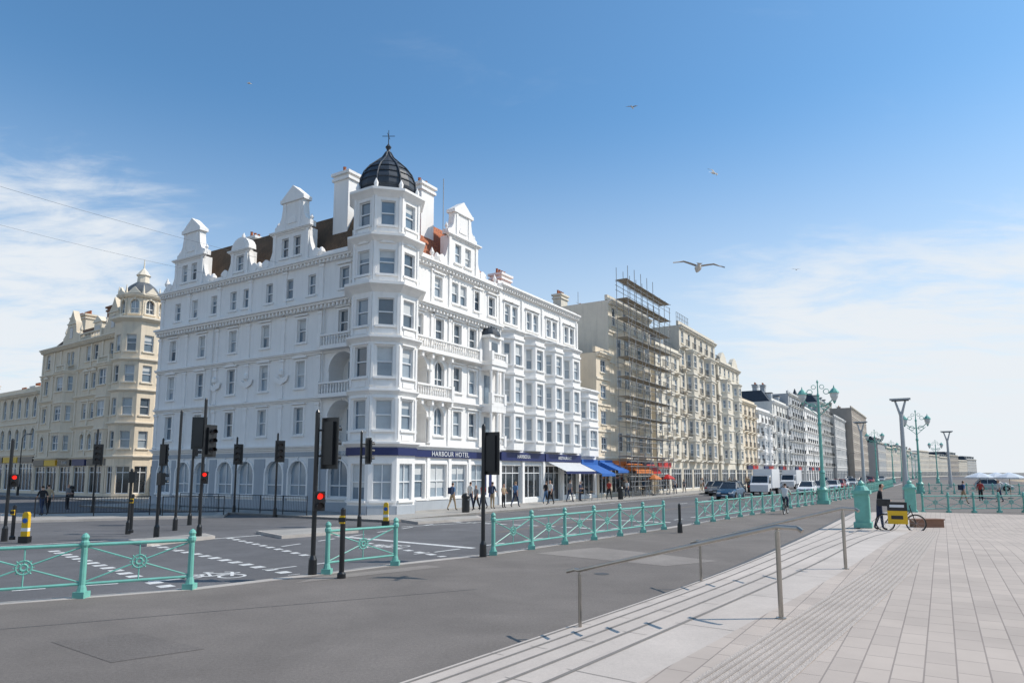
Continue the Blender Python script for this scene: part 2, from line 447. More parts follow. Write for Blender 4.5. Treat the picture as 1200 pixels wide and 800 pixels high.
# ---- plaza with shallow steps ----
edge = [(-10.7, -4.6), (-1.1, 8.2), (3.95, 14.9), (11.8, 27.3), (20.8, 42.0)]
def resample(pts, step):
    out = [Vector(pts[0])]
    for a, b in zip(pts[:-1], pts[1:]):
        a = Vector(a); b = Vector(b); n = max(1, int((b-a).length/step))
        for i in range(1, n+1): out.append(a.lerp(b, i/n))
    return out
ed = resample(edge, 1.0)
for _ in range(20):   # smooth the set-out line
    ed = [ed[0]]+[(ed[i-1]+ed[i]*2+ed[i+1])/4 for i in range(1, len(ed)-1)]+[ed[-1]]
nrm = []
for i in range(len(ed)):
    a = ed[max(i-4, 0)]; b = ed[min(i+4, len(ed)-1)]; t = (b-a).normalized(); nrm.append(Vector((t.y, -t.x)))
def q(p):
    y = p.y
    t = min(1, max(0, (y-15)/17.0)); t = t*t*(3-2*t)
    return 1-.86*t
NS = 5; TR = .62; PH = .84
B = Build('plaza_steps')
for i in range(len(ed)-1):
    for k in range(NS+1):
        o0 = .25+k*TR; o1 = o0+TR
        a, b = ed[i]+nrm[i]*o0, ed[i+1]+nrm[i+1]*o0
        c, d = ed[i]+nrm[i]*o1, ed[i+1]+nrm[i+1]*o1
        qa, qb = q(ed[i]), q(ed[i+1])
        zl = lambda kk, qq: PH*qq*kk/(NS) if kk <= NS else PH*qq
        if k < NS:
            z0a, z0b, z1a, z1b = zl(k, qa), zl(k, qb), zl(k+1, qa), zl(k+1, qb)
            B.face('risers', 'step_stone', [(a.x, a.y, z0a-.01), (b.x, b.y, z0b-.01), (b.x, b.y, z1b), (a.x, a.y, z1a)])
            B.face('treads', 'step_stone', [(a.x, a.y, z1a), (b.x, b.y, z1b), (d.x, d.y, z1b), (c.x, c.y, z1a)])
            e, f = ed[i]+nrm[i]*(o0+.05), ed[i+1]+nrm[i+1]*(o0+.05); g, h = ed[i]+nrm[i]*(o0+.09), ed[i+1]+nrm[i+1]*(o0+.09)
            B.face('nosings', 'step_dark', [(e.x, e.y, z1a+.004), (f.x, f.y, z1b+.004), (h.x, h.y, z1b+.004), (g.x, g.y, z1a+.004)])
            if i % 2 == 0:   # joints between the tread stones
                tj = (b-a).normalized()*.004
                B.face('joints', 'step_dark', [(*(a-tj), z1a+.003), (*(a+tj), z1a+.003), (*(c+tj), z1a+.003), (*(c-tj), z1a+.003)])
    e0 = ed[i]-nrm[i]*.02; e1 = ed[i+1]-nrm[i+1]*.02; f0 = ed[i]+nrm[i]*.249; f1 = ed[i+1]+nrm[i+1]*.249
    B.face('edging', 'step_stone', [(e0.x, e0.y, .012), (e1.x, e1.y, .012), (f1.x, f1.y, .012), (f0.x, f0.y, .012)])
    e0 = ed[i]-nrm[i]*.16; e1 = ed[i+1]-nrm[i+1]*.16; f0 = ed[i]-nrm[i]*.03; f1 = ed[i+1]-nrm[i+1]*.03
    B.face('drain', 'drain', [(e0.x, e0.y, .006), (e1.x, e1.y, .006), (f1.x, f1.y, .006), (f0.x, f0.y, .006)])
B.finish()
B = Build('plaza_paving')
rows = [.25+NS*TR, 5.6, 9, 14, 22, 34]
for i in range(len(ed)-1):
    for j in range(len(rows)-1):
        pts = []
        for (ii, o) in ((i, rows[j]), (i+1, rows[j]), (i+1, rows[j+1]), (i, rows[j+1])):
            p = ed[ii]+nrm[ii]*o
            pts.append((p.x, p.y, PH*q(ed[ii])))
        B.face('slabs', 'paving', pts)
    for (o0, o1, m, dz) in ((3.65, 4.25, 'tactile', .004),):
        p = [ed[i]+nrm[i]*o0, ed[i+1]+nrm[i+1]*o0, ed[i+1]+nrm[i+1]*o1, ed[i]+nrm[i]*o1]
        zz = [PH*q(ed[i])+dz, PH*q(ed[i+1])+dz, PH*q(ed[i+1])+dz, PH*q(ed[i])+dz]
        if 2 < p[0].y < 26:
            B.face('tactile_band', m, [(a.x, a.y, z) for a, z in zip(p, zz)])
            for r_ in range(8):
                oo = 3.69+r_*.07
                pp = [ed[i]+nrm[i]*oo, ed[i+1]+nrm[i+1]*oo, ed[i+1]+nrm[i+1]*(oo+.022), ed[i]+nrm[i]*(oo+.022)]
                B.face('tactile_ribs', 'tactile_rib', [(a.x, a.y, z+.004) for a, z in zip(pp, zz)])
B.finish()

# ---- road markings ----
B = Build('road_markings'); RZ = -.116
def line(p, q_, w, z=RZ):
    a = Vector(p); b = Vector(q_); t = (b-a).normalized(); n = Vector((t.y, -t.x))*w/2
    B.face('paint', 'paint_white', [(*(a+n), z), (*(b+n), z), (*(b-n), z), (*(a-n), z)])
def dash(p, q_, w, on, off, z=RZ):
    a = Vector(p); b = Vector(q_); L = (b-a).length; t = (b-a)/L; s_ = 0
    while s_ < L:
        line(a+t*s_, a+t*min(L, s_+on), w, z); s_ += on+off
G = lambda x, y: gp(x, y, -.12)
dash(G(62, 645), G(205, 690), .32, .35, .35); dash(G(172, 637), G(345, 673), .32, .35, .35)
dash(G(268, 630), G(365, 652), .25, .35, .35); dash(G(430, 636), G(520, 652), .25, .35, .35)
dash(G(330, 640), G(560, 606), .12, 1.0, 1.0)
line(G(395, 628), G(555, 642), .3)
line(G(470, 617), G(640, 607), .12); line(G(0, 640), G(200, 629), .12); line(G(210, 634), G(330, 625), .15)
dash(ST(12, 10.2), ST(250, 10.2), .12, 2, 4); line(ST(10, 5.0), ST(250, 5.0), .1); line(ST(10, 5.2), ST(250, 5.2), .07)
kr = offs(kerbline, -.45); k2 = offs(kerbline, -2.3)
for i in range(1, len(kr)-1):
    line(kr[i], kr[i+1], .1)
    if i >= 6: dash(k2[i], k2[i+1], .12, 1.2, 1.2)
for i in range(1, 6): dash(k2[i], k2[i+1], .1, .6, .6)
dash(ST(-2, 6), ST(-2, 15), .3, .5, .4); line(ST(3.5, 10.2), ST(3.5, 16.5), .3)
def ringf(c, t, n, R, w):
    for i in range(18):
        a0 = 2*pi*i/18; a1 = 2*pi*(i+1)/18
        P_ = lambda a, r: (*(c+t*cos(a)*r+n*sin(a)*r), RZ)
        B.face('paint', 'paint_white', [P_(a0, R), P_(a1, R), P_(a1, R-w), P_(a0, R-w)])
def bike(c, t, sc=1.0):
    c = Vector(c); t = Vector(t).normalized(); n = Vector((-t.y, t.x))
    W = lambda x, y: c+t*x*sc+n*y*sc
    ringf(W(-.5, 0), t, n, .34*sc, .08*sc); ringf(W(.5, 0), t, n, .34*sc, .08*sc)
    for i, (a, b) in enumerate((((-.5, 0), (-.25, .5)), ((-.25, .5), (.35, .5)), ((-.5, 0), (0, 0)), ((0, 0), (.35, .5)), ((.5, 0), (.3, .7)), ((.3, .7), (.1, .72)), ((0, 0), (-.3, .65)), ((-.4, .67), (-.15, .67)))):
        line(W(*a), W(*b), .08*sc, RZ+.0006*(i+1))
bike(G(247, 675), (1, .1), 1.0); bike(G(455, 640), (1, .2), .9); bike(ST(22, 14.5), D1, 1)
for a_, b_, w_ in ((ST(-6, 12.2), ST(70, 12.6), .5), (ST(-2, 8.2), ST(40, 8.0), .35)):
    t = (b_-a_).normalized(); n = Vector((t.y, -t.x))*w_/2
    B.face('repair_strip', 'asphalt_patch', [(*(a_+n), -.118), (*(b_+n), -.118), (*(b_-n), -.118), (*(a_-n), -.118)])
B.finish()
B = Build('crossing_paving')
for quad, m in (([(628, 648), (700, 641), (842, 657), (780, 663)], 'pale_asphalt'), ([(345, 683), (372, 676), (500, 662), (520, 664)], 'pale_asphalt')):
    B.face('slabs', m, [(*gp(x, y, 0), .0045) for x, y in quad])
B.finish()

def island(pts):
    B = Build('traffic_island'); P_ = [gp(x, y, -.12) for x, y in pts]
    B.slab('kerb', 'kerb', P_, -.3, 0.0)
    c = sum((Vector(p) for p in P_), Vector((0, 0)))/len(P_)
    B.slab('top', 'pavement_slab', [tuple(c+(Vector(p)-c)*.9) for p in P_], -.1, .006); B.finish()
island([(0, 613), (262, 606), (268, 602), (0, 604)]); island([(300, 625), (395, 620), (420, 624), (330, 631)]); island([(150, 636), (240, 628), (252, 631), (172, 640)])
island([(470, 611), (560, 606), (566, 609), (490, 614)])

# ============================ HARBOUR HOTEL ============================
H_ = Build('hotel_building', C, D1, D2)
WS = 'white_stucco'; TW = 'trim_white'
# --- right (sea) facade u 1.6..12.7
ops = []
for z0 in (4.25, 7.35): ops += [(2.2, 4.15, z0+.05, z0+2.65, 'l')]
for lev, kd in ((4.1, 'a'), (7.2, 'a')):
    ops += [(4.9, 5.95, lev+.75, lev+2.6, kd), (7.0, 7.95, lev+.75, lev+2.5, 'h'), (8.85, 9.75, lev+.75, lev+2.5, 'h')]
ops += [(x-.45, x+.45, 11.1, 12.75, 't') for x in (3.2, 5.4)]+[(x-.45, x+.45, 11.1, 12.75, 'h') for x in (7.45, 9.3)]
ops += [(x-.42, x+.42, 14.2, 15.65, 'h') for x in (5.2, 9.9, 11.75)]+[(x-.38, x+.38, 14.2, 15.7, 'n') for x in (7.15, 8.15)]
for x in (2.3, 4.6, 6.9, 9.2): ops.append((x, x+1.75, .75, 2.95, 'W'))
H_.wall(WS, 1.2, 12.7, 0, 16.5, ops)
for z in (4.1, 7.2, 10.3): H_.cornice(TW, 1.6, 12.7, z, .3, dent=False)
H_.cornice(TW, 1.6, 12.7, 13.5, .55); H_.cornice(TW, 1.6, 12.7, 16.5, .45)
H_.box('plinth', 'base_grey', 1.3, 12.72, -.08, .02, 0, .6)
H_.box('fascia', 'navy', 1.9, 12.6, -.16, .02, 3.38, 3.82)
for x in (2.05, 4.35, 6.65, 8.95, 11.2): H_.box('trim', TW, x-.15, x+.15, -.1, .02, .6, 3.37)
for z in (7.25, 10.35):
    H_.box('balconies', TW, 1.9, 6.3 if z < 8 else 9.6, -.62, .02, z-.16, z-.02)
    H_.balustrade(TW, 2.1, 6.2 if z < 8 else 9.5, -.5, z-.02)
for z in (6.75, 9.85):
    for i in range(5): H_.box('trim', TW, 2.0+i*1.05, 2.2+i*1.05, -.5, .02, z, z+.33)
for x in (2.1, 4.3):
    for z in (4.25, 7.4): H_.lathe('columns', TW, x, -.12, [(.17, z), (.17, z+.1), (.12, z+.15), (.1, z+1.55), (.16, z+1.65), (.17, z+1.75)], 10)
for x in (4.55, 6.5, 10.2, 12.5):
    for a, b in ((4.2, 6.9), (7.3, 10.0), (10.4, 12.95), (13.6, 16.1)):
        H_.box('trim', TW, x-.14, x+.14, -.09, .02, a, b); H_.box('trim', TW, x-.19, x+.19, -.13, .02, b-.18, b)
# projecting porch bay with little dark dome
for (a, b, zz) in ((10.35, 12.25, 4.15), (10.35, 12.25, 7.25)):
    H_.box('bay', TW, a, b, -1.0, .02, zz-.12, zz+.1)
    H_.balustrade(TW, a+.1, b-.1, -.9, zz+.1, .75)
    for x in (a+.12, (a+b)/2, b-.12): H_.lathe('bay', TW, x, -.85, [(.12, zz+.1), (.1, zz+.9), (.1, zz+2.5), (.16, zz+2.62)], 10)
    H_.prism('bay', TW, [(a, zz+2.62), (b, zz+2.62), (b, zz+3.0), (a, zz+3.0)], -1.0, .02)
    H_.box('bay_windows', 'glass_mid', a+.45, b-.45, -.03, .02, zz+.2, zz+2.3)
H_.box('bay', TW, 10.25, 12.35, -1.1, .02, 10.2, 10.55)
H_.balustrade(TW, 10.35, 12.25, -.98, 10.55, .6)
H_.box('bay', WS, 10.6, 12.0, -.6, .02, 10.55, 12.3); H_.box('bay_windows', 'glass_dark', 10.9, 11.7, -.63, -.58, 10.9, 12.0)
H_.box('bay', TW, 10.4, 12.2, -.85, .02, 12.3, 12.5)
H_.lathe('dome', 'slate_dark', 11.3, -.15, [(.85, 12.5), (.8, 12.75), (.6, 13.0), (.3, 13.2), (.05, 13.3), (.03, 13.6)], 14)
H_.box('door', 'navy', 10.9, 11.8, -.06, .02, 0.02, 2.6)

def dutch_gable(B, c, wd, z0, top, wins=2, m=WS, t=TW, scroll=True):
    hw = wd/2
    z1 = z0+2.35
    ops = [(c-.95, c-.25, z0+.55, z0+1.95, 'n'), (c+.25, c+.95, z0+.55, z0+1.95, 'n')] if wins == 2 else [(c-.42, c+.42, z0+.4, z0+1.6, 'n')]
    if wins == 1: z1 = z0+1.85
    B.wall(m, c-hw, c+hw, z0, z1, ops, w=-.12)
    for sgn in (-1, 1):
        B.face('walls', m, [(c+sgn*hw, -.12, z0), (c+sgn*hw, .6, z0), (c+sgn*hw, .6, z1), (c+sgn*hw, -.12, z1)])
        if scroll:
            pts = [(c+sgn*hw, z0), (c+sgn*(hw+1.2), z0)]+[(c+sgn*(hw+1.05*(1-sin(a))), z0+.2+1.95*(1-cos(a))) for a in [i*pi/2/7 for i in range(8)]]
            B.prism('gables', m, pts, -.1, .25)
            B.lathe('gables', t, c+sgn*(hw+1.05), .08, [(.1, z0), (.2, z0+.25), (.28, z0+.45), (.2, z0+.65), (.05, z0+.8)], 8)
            B.tube('gables', t, (c+sgn*(hw+.72), -.16, z0+.45), (c+sgn*(hw+.72), -.09, z0+.45), .3, 14)
        B.box('gables', t, c+sgn*(hw-.13)-.13, c+sgn*(hw-.13)+.13, -.2, .02, z0, z1)
    B.face('walls', m, [(c-hw, .6, z0), (c+hw, .6, z0), (c+hw, .6, z1), (c-hw, .6, z1)])
    B.cornice(t, c-hw-.05, c+hw+.05, z1+.1, .25, w=-.1, dent=False, ret=1)
    H = top-z1-.15; zb = z1+.162
    if wins == 2:
        half = [(hw, 0), (hw, .12*H), (hw*.78, .17*H), (hw*.64, .3*H), (hw*.58, .5*H), (hw*.58, .62*H)]
        poly = [(c+x, zb+z) for x, z in half]+[(c-x, zb+z) for x, z in reversed(half)]
        B.prism('gables', m, poly, -.08, .45)
        B.box('gables', t, c-hw*.58-.15, c+hw*.58+.15, -.2, .55, zb+.62*H+.001, zb+.7*H)
        B.prism('gables', t, [(c-hw*.58-.12, zb+.7*H+.002), (c+hw*.58+.12, zb+.7*H+.002), (c, zb+.98*H)], -.15, .5)
        B.prism('gables', t, [(c-.45*cos(pi*i/8), zb+.14*H+.5*sin(pi*i/8)) for i in range(9)], -.14, .0)
        for sgn in (-1, 1): B.box('gables', t, c+sgn*hw*.42-.1, c+sgn*hw*.42+.1, -.14, .0, zb+.1, zb+.6*H)
        for sgn in (-1, 1): B.lathe('gables', t, c+sgn*(hw-.1), .15, [(.14, zb+.1), (.14, zb+.3), (.05, zb+.4), (.14, zb+.6), (.02, zb+.85)], 8)
    else:
        B.prism('gables', t, [(c-(hw+.1)*cos(pi*i/10), zb+H*sin(pi*i/10)) for i in range(11)], -.15, .45)
        B.prism('gables', m, [(c-(hw-.3)*cos(pi*i/10), zb+.1+(H-.3)*sin(pi*i/10)) for i in range(11)], -.19, -.1)
        B.lathe('gables', t, c, .1, [(.1, zb+H), (.14, zb+H+.15), (.03, zb+H+.4)], 8)
dutch_gable(H_, 7.9, 3.5, 16.56, 21.9)
for x in (4.6, 12.3): H_.lathe('finials', TW, x, .1, [(.16, 16.56), (.16, 16.9), (.08, 17.0), (.18, 17.25), (.02, 17.6)], 8)
H_.box('parapet', TW, 1.6, 12.7, 0.05, .25, 16.56, 16.95)
# --- left (street) facade, v 1.2..24
H_.setf(C, D2, D1)
ops = []
cols = [7.4, 11.1, 14.7, 18.4, 22.1]
for z0 in (4.25, 7.35): ops.append((2.3, 4.7, z0+.05, z0+2.7, 'l'))
ops.append((3.1, 3.95, 11.15, 12.75, 't')); ops.append((3.1, 3.95, 14.2, 15.6, 'h'))
for i, x in enumerate(cols):
    ops.append((x-.45, x+.45, 4.85, 6.65, 'h')); ops.append((x-.45, x+.45, 7.95, 9.75, 't' if i % 2 == 0 else 'c'))
    ops.append((x-.43, x+.43, 11.0, 12.6, 'h'))
for x in (6.6, 8.8, 10.9, 13.4, 14.9, 17.2, 19.6, 21.8): ops.append((x-.36, x+.36, 14.15, 15.55, 'n'))
for x in (3.6, 7.3, 9.6, 12.6, 14.9, 17.6, 19.9, 22.3): ops.append((x-.85, x+.85, .85, 3.15, 'aW'))
H_.wall(WS, 1.2, 24, 0, 16.5, ops)
H_.box('plinth', 'base_grey', 1.3, 24.02, -.08, .02, 0, .55)
xs = [1.4, 2.6, 4.6, 6.3, 8.25, 8.65, 10.55, 11.65, 13.55, 13.95, 15.85, 16.65, 18.55, 18.95, 20.85, 21.35, 23.25, 23.98]
for a, b in zip(xs[::2], xs[1::2]): H_.box('base_band', 'base_grey', a, b, -.045, .015, .56, 3.3)
H_.box('base_band', 'base_grey', 1.4, 23.98, -.043, .015, 3.42, 3.72)
for z in (4.1, 10.3): H_.cornice(TW, 1.4, 24, z, .32, dent=False)
H_.cornice(TW, 1.4, 24, 7.2, .24, dent=False)
H_.cornice(TW, 1.4, 24, 13.5, .6, ret=0); H_.cornice(TW, 1.4, 24, 16.5, .45)
for z in (7.25, 10.35):
    H_.box('balconies', TW, 1.9, 5.2, -.62, .02, z-.16, z-.02); H_.balustrade(TW, 2.1, 5.1, -.5, z-.02)
for x in (5.6, 9.2, 12.9, 16.5, 20.3, 23.8):
    for a, b in ((4.2, 6.9), (7.3, 10.0), (10.4, 12.9), (13.6, 16.1)):
        H_.box('trim', TW, x-.16, x+.16, -.09, .02, a, b); H_.box('trim', TW, x-.22, x+.22, -.14, .02, b-.18, b); H_.box('trim', TW, x-.2, x+.2, -.12, .02, a, a+.14)
for x in (9.2, 12.9, 16.5):
    H_.prism('reliefs', TW, [(x-.75, 8.9), (x-.6, 8.5), (x, 8.25), (x+.6, 8.5), (x+.75, 8.9), (x+.5, 8.85), (x, 8.6), (x-.5, 8.85)], -.15, -.08)
    H_.lathe('reliefs', TW, x, -.1, [(.05, 8.8), (.2, 8.95), (.2, 9.2), (.05, 9.35)], 8)
dutch_gable(H_, 8.7, 3.6, 16.56, 22.3); dutch_gable(H_, 20.4, 3.6, 16.56, 22.3); dutch_gable(H_, 14.2, 1.9, 16.56, 19.5, wins=1)
H_.box('parapet', TW, 1.6, 24, .05, .25, 16.56, 16.95)
H_.lathe('finials', TW, 23.6, .1, [(.2, 16.56), (.2, 17.0), (.1, 17.1), (.22, 17.4), (.02, 17.9)], 8)
for x in (5.2, 16.9): H_.tube('downpipes', 'white_stucco_b', (x, -.12, .1), (x, -.12, 13.0), .05, 6)
H_.pop()
# --- body sides & mansard
H_.face('walls', WS, [(0, 24, 0), (12.7, 24, 0), (12.7, 24, 16.5), (0, 24, 16.5)])
H_.face('walls', WS, [(12.7, 0, 0), (12.7, 24, 0), (12.7, 24, 17.2), (12.7, 0, 17.2)])
H_.face('roof_deck', 'lead', [(.1, .1, 16.45), (12.6, .1, 16.45), (12.6, 23.9, 16.45), (.1, 23.9, 16.45)])
b0 = [(.45, .45), (12.6, .45), (12.6, 23.5), (.45, 23.5)]; t0 = [(2.3, 2.3), (10.6, 2.3), (10.6, 21.4), (2.3, 21.4)]
for i, m in ((0, 'roof_orange'), (1, 'roof_orange'), (2, 'roof_brown'), (3, 'roof_brown')):  # brown left and rear slopes carry the tile's shade in their colour
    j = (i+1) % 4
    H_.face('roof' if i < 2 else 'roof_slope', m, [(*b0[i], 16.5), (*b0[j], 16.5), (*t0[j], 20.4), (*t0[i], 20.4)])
H_.face('roof_top', 'lead', [(*p, 20.4) for p in t0])
H_.chimney(WS, 1.5, 3.1, 5.0, 6.4, 16.4, 23.0, 3); H_.chimney(WS, 5.2, 6.6, 1.6, 2.6, 16.4, 22.8, 2)
H_.chimney(WS, 3.2, 4.2, 11.4, 13, 17, 21.1, 3); H_.chimney(WS, 3.2, 4.2, 17, 18.4, 17, 21.1, 3)
H_.tube('aerials', 'galv', (9.5, 3, 20.3), (9.5, 3, 25.0), .03, 4)
# --- turret
T = (.25, .25)
TC = Vector(H_.P(T[0], T[1], 0)[:2])
aN = math.atan2(-D1.y, -D1.x)
ap = 1.95; sd = 2*ap*tan(pi/8)
for k in range(-2, 6):
    th = aN+k*pi/4
    nn = Vector((cos(th), sin(th))); tt = Vector((-sin(th), cos(th)))
    H_.setf(TC+nn*ap, tt, -nn)
    vis = k in (-1, 0, 1, 2, 3)
    ops = []
    if vis:
        for (a, b, kd) in ((4.85, 6.6, 'n'), (7.95, 9.75, 'n'), (11.0, 12.65, 'n'), (14.1, 15.6, 'n')): ops.append((-.48, .48, a, b, kd))
        ops.append((-.55, .55, .8, 2.9, 'Wn'))
    ops.append((-.44, .44, 17.1, 18.65, 'n'))
    H_.wall(WS, -sd/2, sd/2, 0, 19.3, ops)
    for z in (13.7, 16.7): H_.box('trim', TW, -.45, .45, -.05, .02, z-.0, z+.25)
    for z in (10.5, 7.35, 4.25): H_.box('trim', TW, -.45, .45, -.05, .02, z+.0, z+.3)
    for z in (4.3, 7.4, 10.5, 13.7, 16.7):
        for sx in (-1, 1): H_.box('trim', TW, sx*(sd/2-.08)-.07, sx*(sd/2-.08)+.07, -.06, .02, z, z+2.4)
    H_.box('fascia', 'navy', -sd/2-.05, sd/2+.05, -.13, .02, 3.38, 3.82)
    H_.box('plinth', 'base_grey', -sd/2, sd/2, -.07, .02, 0, .5)
    if vis:
        H_.prism('reliefs', TW, [(-.5, 16.0), (.5, 16.0), (0, 16.25)], -.1, .02)
        for z in (6.7, 9.85): H_.box('trim', TW, -.6, .6, -.12, .02, z, z+.09)
    H_.pop()
H_.setf(TC, (1, 0), (0, 1))
R8 = 1/cos(pi/8); ph = aN+pi/8
def oct(z, r, h, m=TW, part='cornices'): H_.lathe(part, m, 0, 0, [((ap+.01)*R8, z-h), ((ap+r*.5)*R8, z-h*.6), ((ap+r)*R8, z-h*.3), ((ap+r)*R8, z), ((ap-.05)*R8, z+.04)], 8, ph)
oct(4.15, .3, .35); oct(7.2, .2, .3); oct(10.35, .3, .35); oct(13.55, .5, .55); oct(16.5, .4, .45); oct(19.35, .35, .5)
H_.lathe('dome', 'slate_dark', 0, 0, [(1.5, 19.38), (1.72, 19.6), (1.8, 19.95), (1.75, 20.4), (1.52, 20.95), (1.15, 21.45), (.72, 21.85), (.35, 22.2), (.14, 22.6), (.09, 22.8)], 16, ph)
for i in range(8):
    a = ph+i*pi/4
    prof = [(1.55, 19.38), (1.78, 19.6), (1.86, 19.95), (1.81, 20.4), (1.58, 20.95), (1.2, 21.45), (.76, 21.85), (.38, 22.2), (.15, 22.6)]
    H_.path('dome_ribs', 'slate_dark', [(r*cos(a), r*sin(a), z) for r, z in prof], .05, 5)
    H_.lathe('finials', TW, 1.95*cos(a), 1.95*sin(a), [(.12, 19.35), (.12, 19.6), (.15, 19.75), (.02, 20.05)], 6)
for zr, rr in ((19.8, 1.79), (20.3, 1.79), (20.75, 1.64), (21.2, 1.38), (21.6, 1.0)): H_.lathe('dome_seams', 'slate_dark', 0, 0, [(rr, zr-.02), (rr+.03, zr), (rr, zr+.02)], 16, ph)
H_.lathe('finial', 'slate_dark', 0, 0, [(.09, 22.75), (.2, 22.95), (.08, 23.1), (.03, 23.2), (.02, 24.1)], 8)
H_.tube('finial', 'ironwork', (-.4, 0, 23.7), (.4, 0, 23.7), .02); H_.tube('finial', 'ironwork', (0, -.4, 23.7), (0, .4, 23.7), .02)
H_.pop()

# --- wing u 12.7..29.9
ops = []
WG = [(4.9, 6.7), (7.75, 9.6), (10.7, 12.4)]
units = [(12.95, 16.15), (16.3, 19.5), (19.65, 22.85), (23.0, 26.2)]
for a, b in units:
    H_.bay(WS, a+.1, b-.1, .75, 4.1, 13.4, WG, cant=.75)
    m_ = (a+b)/2
    ops += [(m_-.95, m_-.15, 14.1, 15.6, 'hW'), (m_+.15, m_+.95, 14.1, 15.6, 'hW')]
H_.wall(WS, 12.7, 26.3, 13.4, 16.9, ops)
H_.wall(WS, 12.7, 26.3, 3.9, 13.4, [])
H_.cornice(TW, 12.7, 26.3, 16.95, .45); H_.box('parapet', TW, 12.7, 26.3, .05, .3, 17.0, 17.3)
H_.cornice(TW, 12.7, 26.3, 13.75, .22, dent=False)
for x in (12.9, 16.2, 19.55, 22.9, 26.15): H_.box('trim', TW, x-.12, x+.12, -.1, .02, 4.2, 16.3)
sh = [(13.0, 15.9), (16.4, 19.2), (19.8, 22.6), (23.2, 26.0)]
H_.wall('white_stucco_b', 12.7, 26.3, 0, 3.3, [(a, b, .35 if i % 2 else .05, 2.95, 'p') for i, (a, b) in enumerate(sh)], w=-.05)
H_.box('fascia', 'navy', 12.75, 19.4, -.3, .02, 3.3, 3.95); H_.box('fascia', 'navy', 19.6, 26.2, -.3, .02, 3.3, 3.95)
for x in (12.8, 16.15, 19.5, 22.9, 26.15): H_.box('trim', TW, x-.16, x+.16, -.2, -.052, 0, 3.29)
H_.shell(WS, 12.72, 26.3, 0, 14, 3.9, 17.0)
pr_ = [(12.75, .8, 17.05), (26.25, .8, 17.05), (26.25, 4.5, 19.2), (12.75, 4.5, 19.2)]
H_.face('roof', 'roof_orange', pr_); H_.face('roof', 'roof_orange', [(12.75, 8.5, 17.05), (26.25, 8.5, 17.05), (26.25, 4.5, 19.2), (12.75, 4.5, 19.2)])
H_.face('walls', WS, [(26.25, .8, 17.0), (26.25, 8.5, 17.0), (26.25, 4.5, 19.2)])
H_.chimney(WS, 19, 20.6, 3.8, 5, 17.5, 20.0, 4)
for a, b in ((20.0, 25.8),):
    H_.face('awning', 'awning_pale', [(a, -.32, 3.25), (b, -.32, 3.25), (b, -2.0, 2.5), (a, -2.0, 2.5)]); H_.box('awning', 'navy', a, b, -2.03, -2.0, 2.28, 2.5)
H_.wall(WS, 26.3, 30.2, 0, 10.2, [(26.8, 29.7, .3, 2.9, 'p')])
H_.bay(WS, 26.5, 29.9, .7, 3.9, 10.0, [(4.7, 6.3), (7.4, 9.0)], cant=.7)
H_.cornice(TW, 26.3, 30.2, 10.25, .3); H_.shell(WS, 26.32, 30.2, 0, 10, 0, 10.3)
H_.box('fascia', 'blue', 26.5, 30, -.25, .02, 3.0, 3.6)
H_.finish()
text(H_.root, 'HARBOUR HOTEL', ST(6.6, .2), D1, 3.6, .46)
text(H_.root, 'HARBOUR HOTEL', ST(-.2, -3.6), -D2, 3.6, .42)
text(H_.root, 'HARBOUR', ST(16, .33), D1, 3.62, .4); text(H_.root, 'RESTAURANT', ST(23, .33), D1, 3.62, .36)

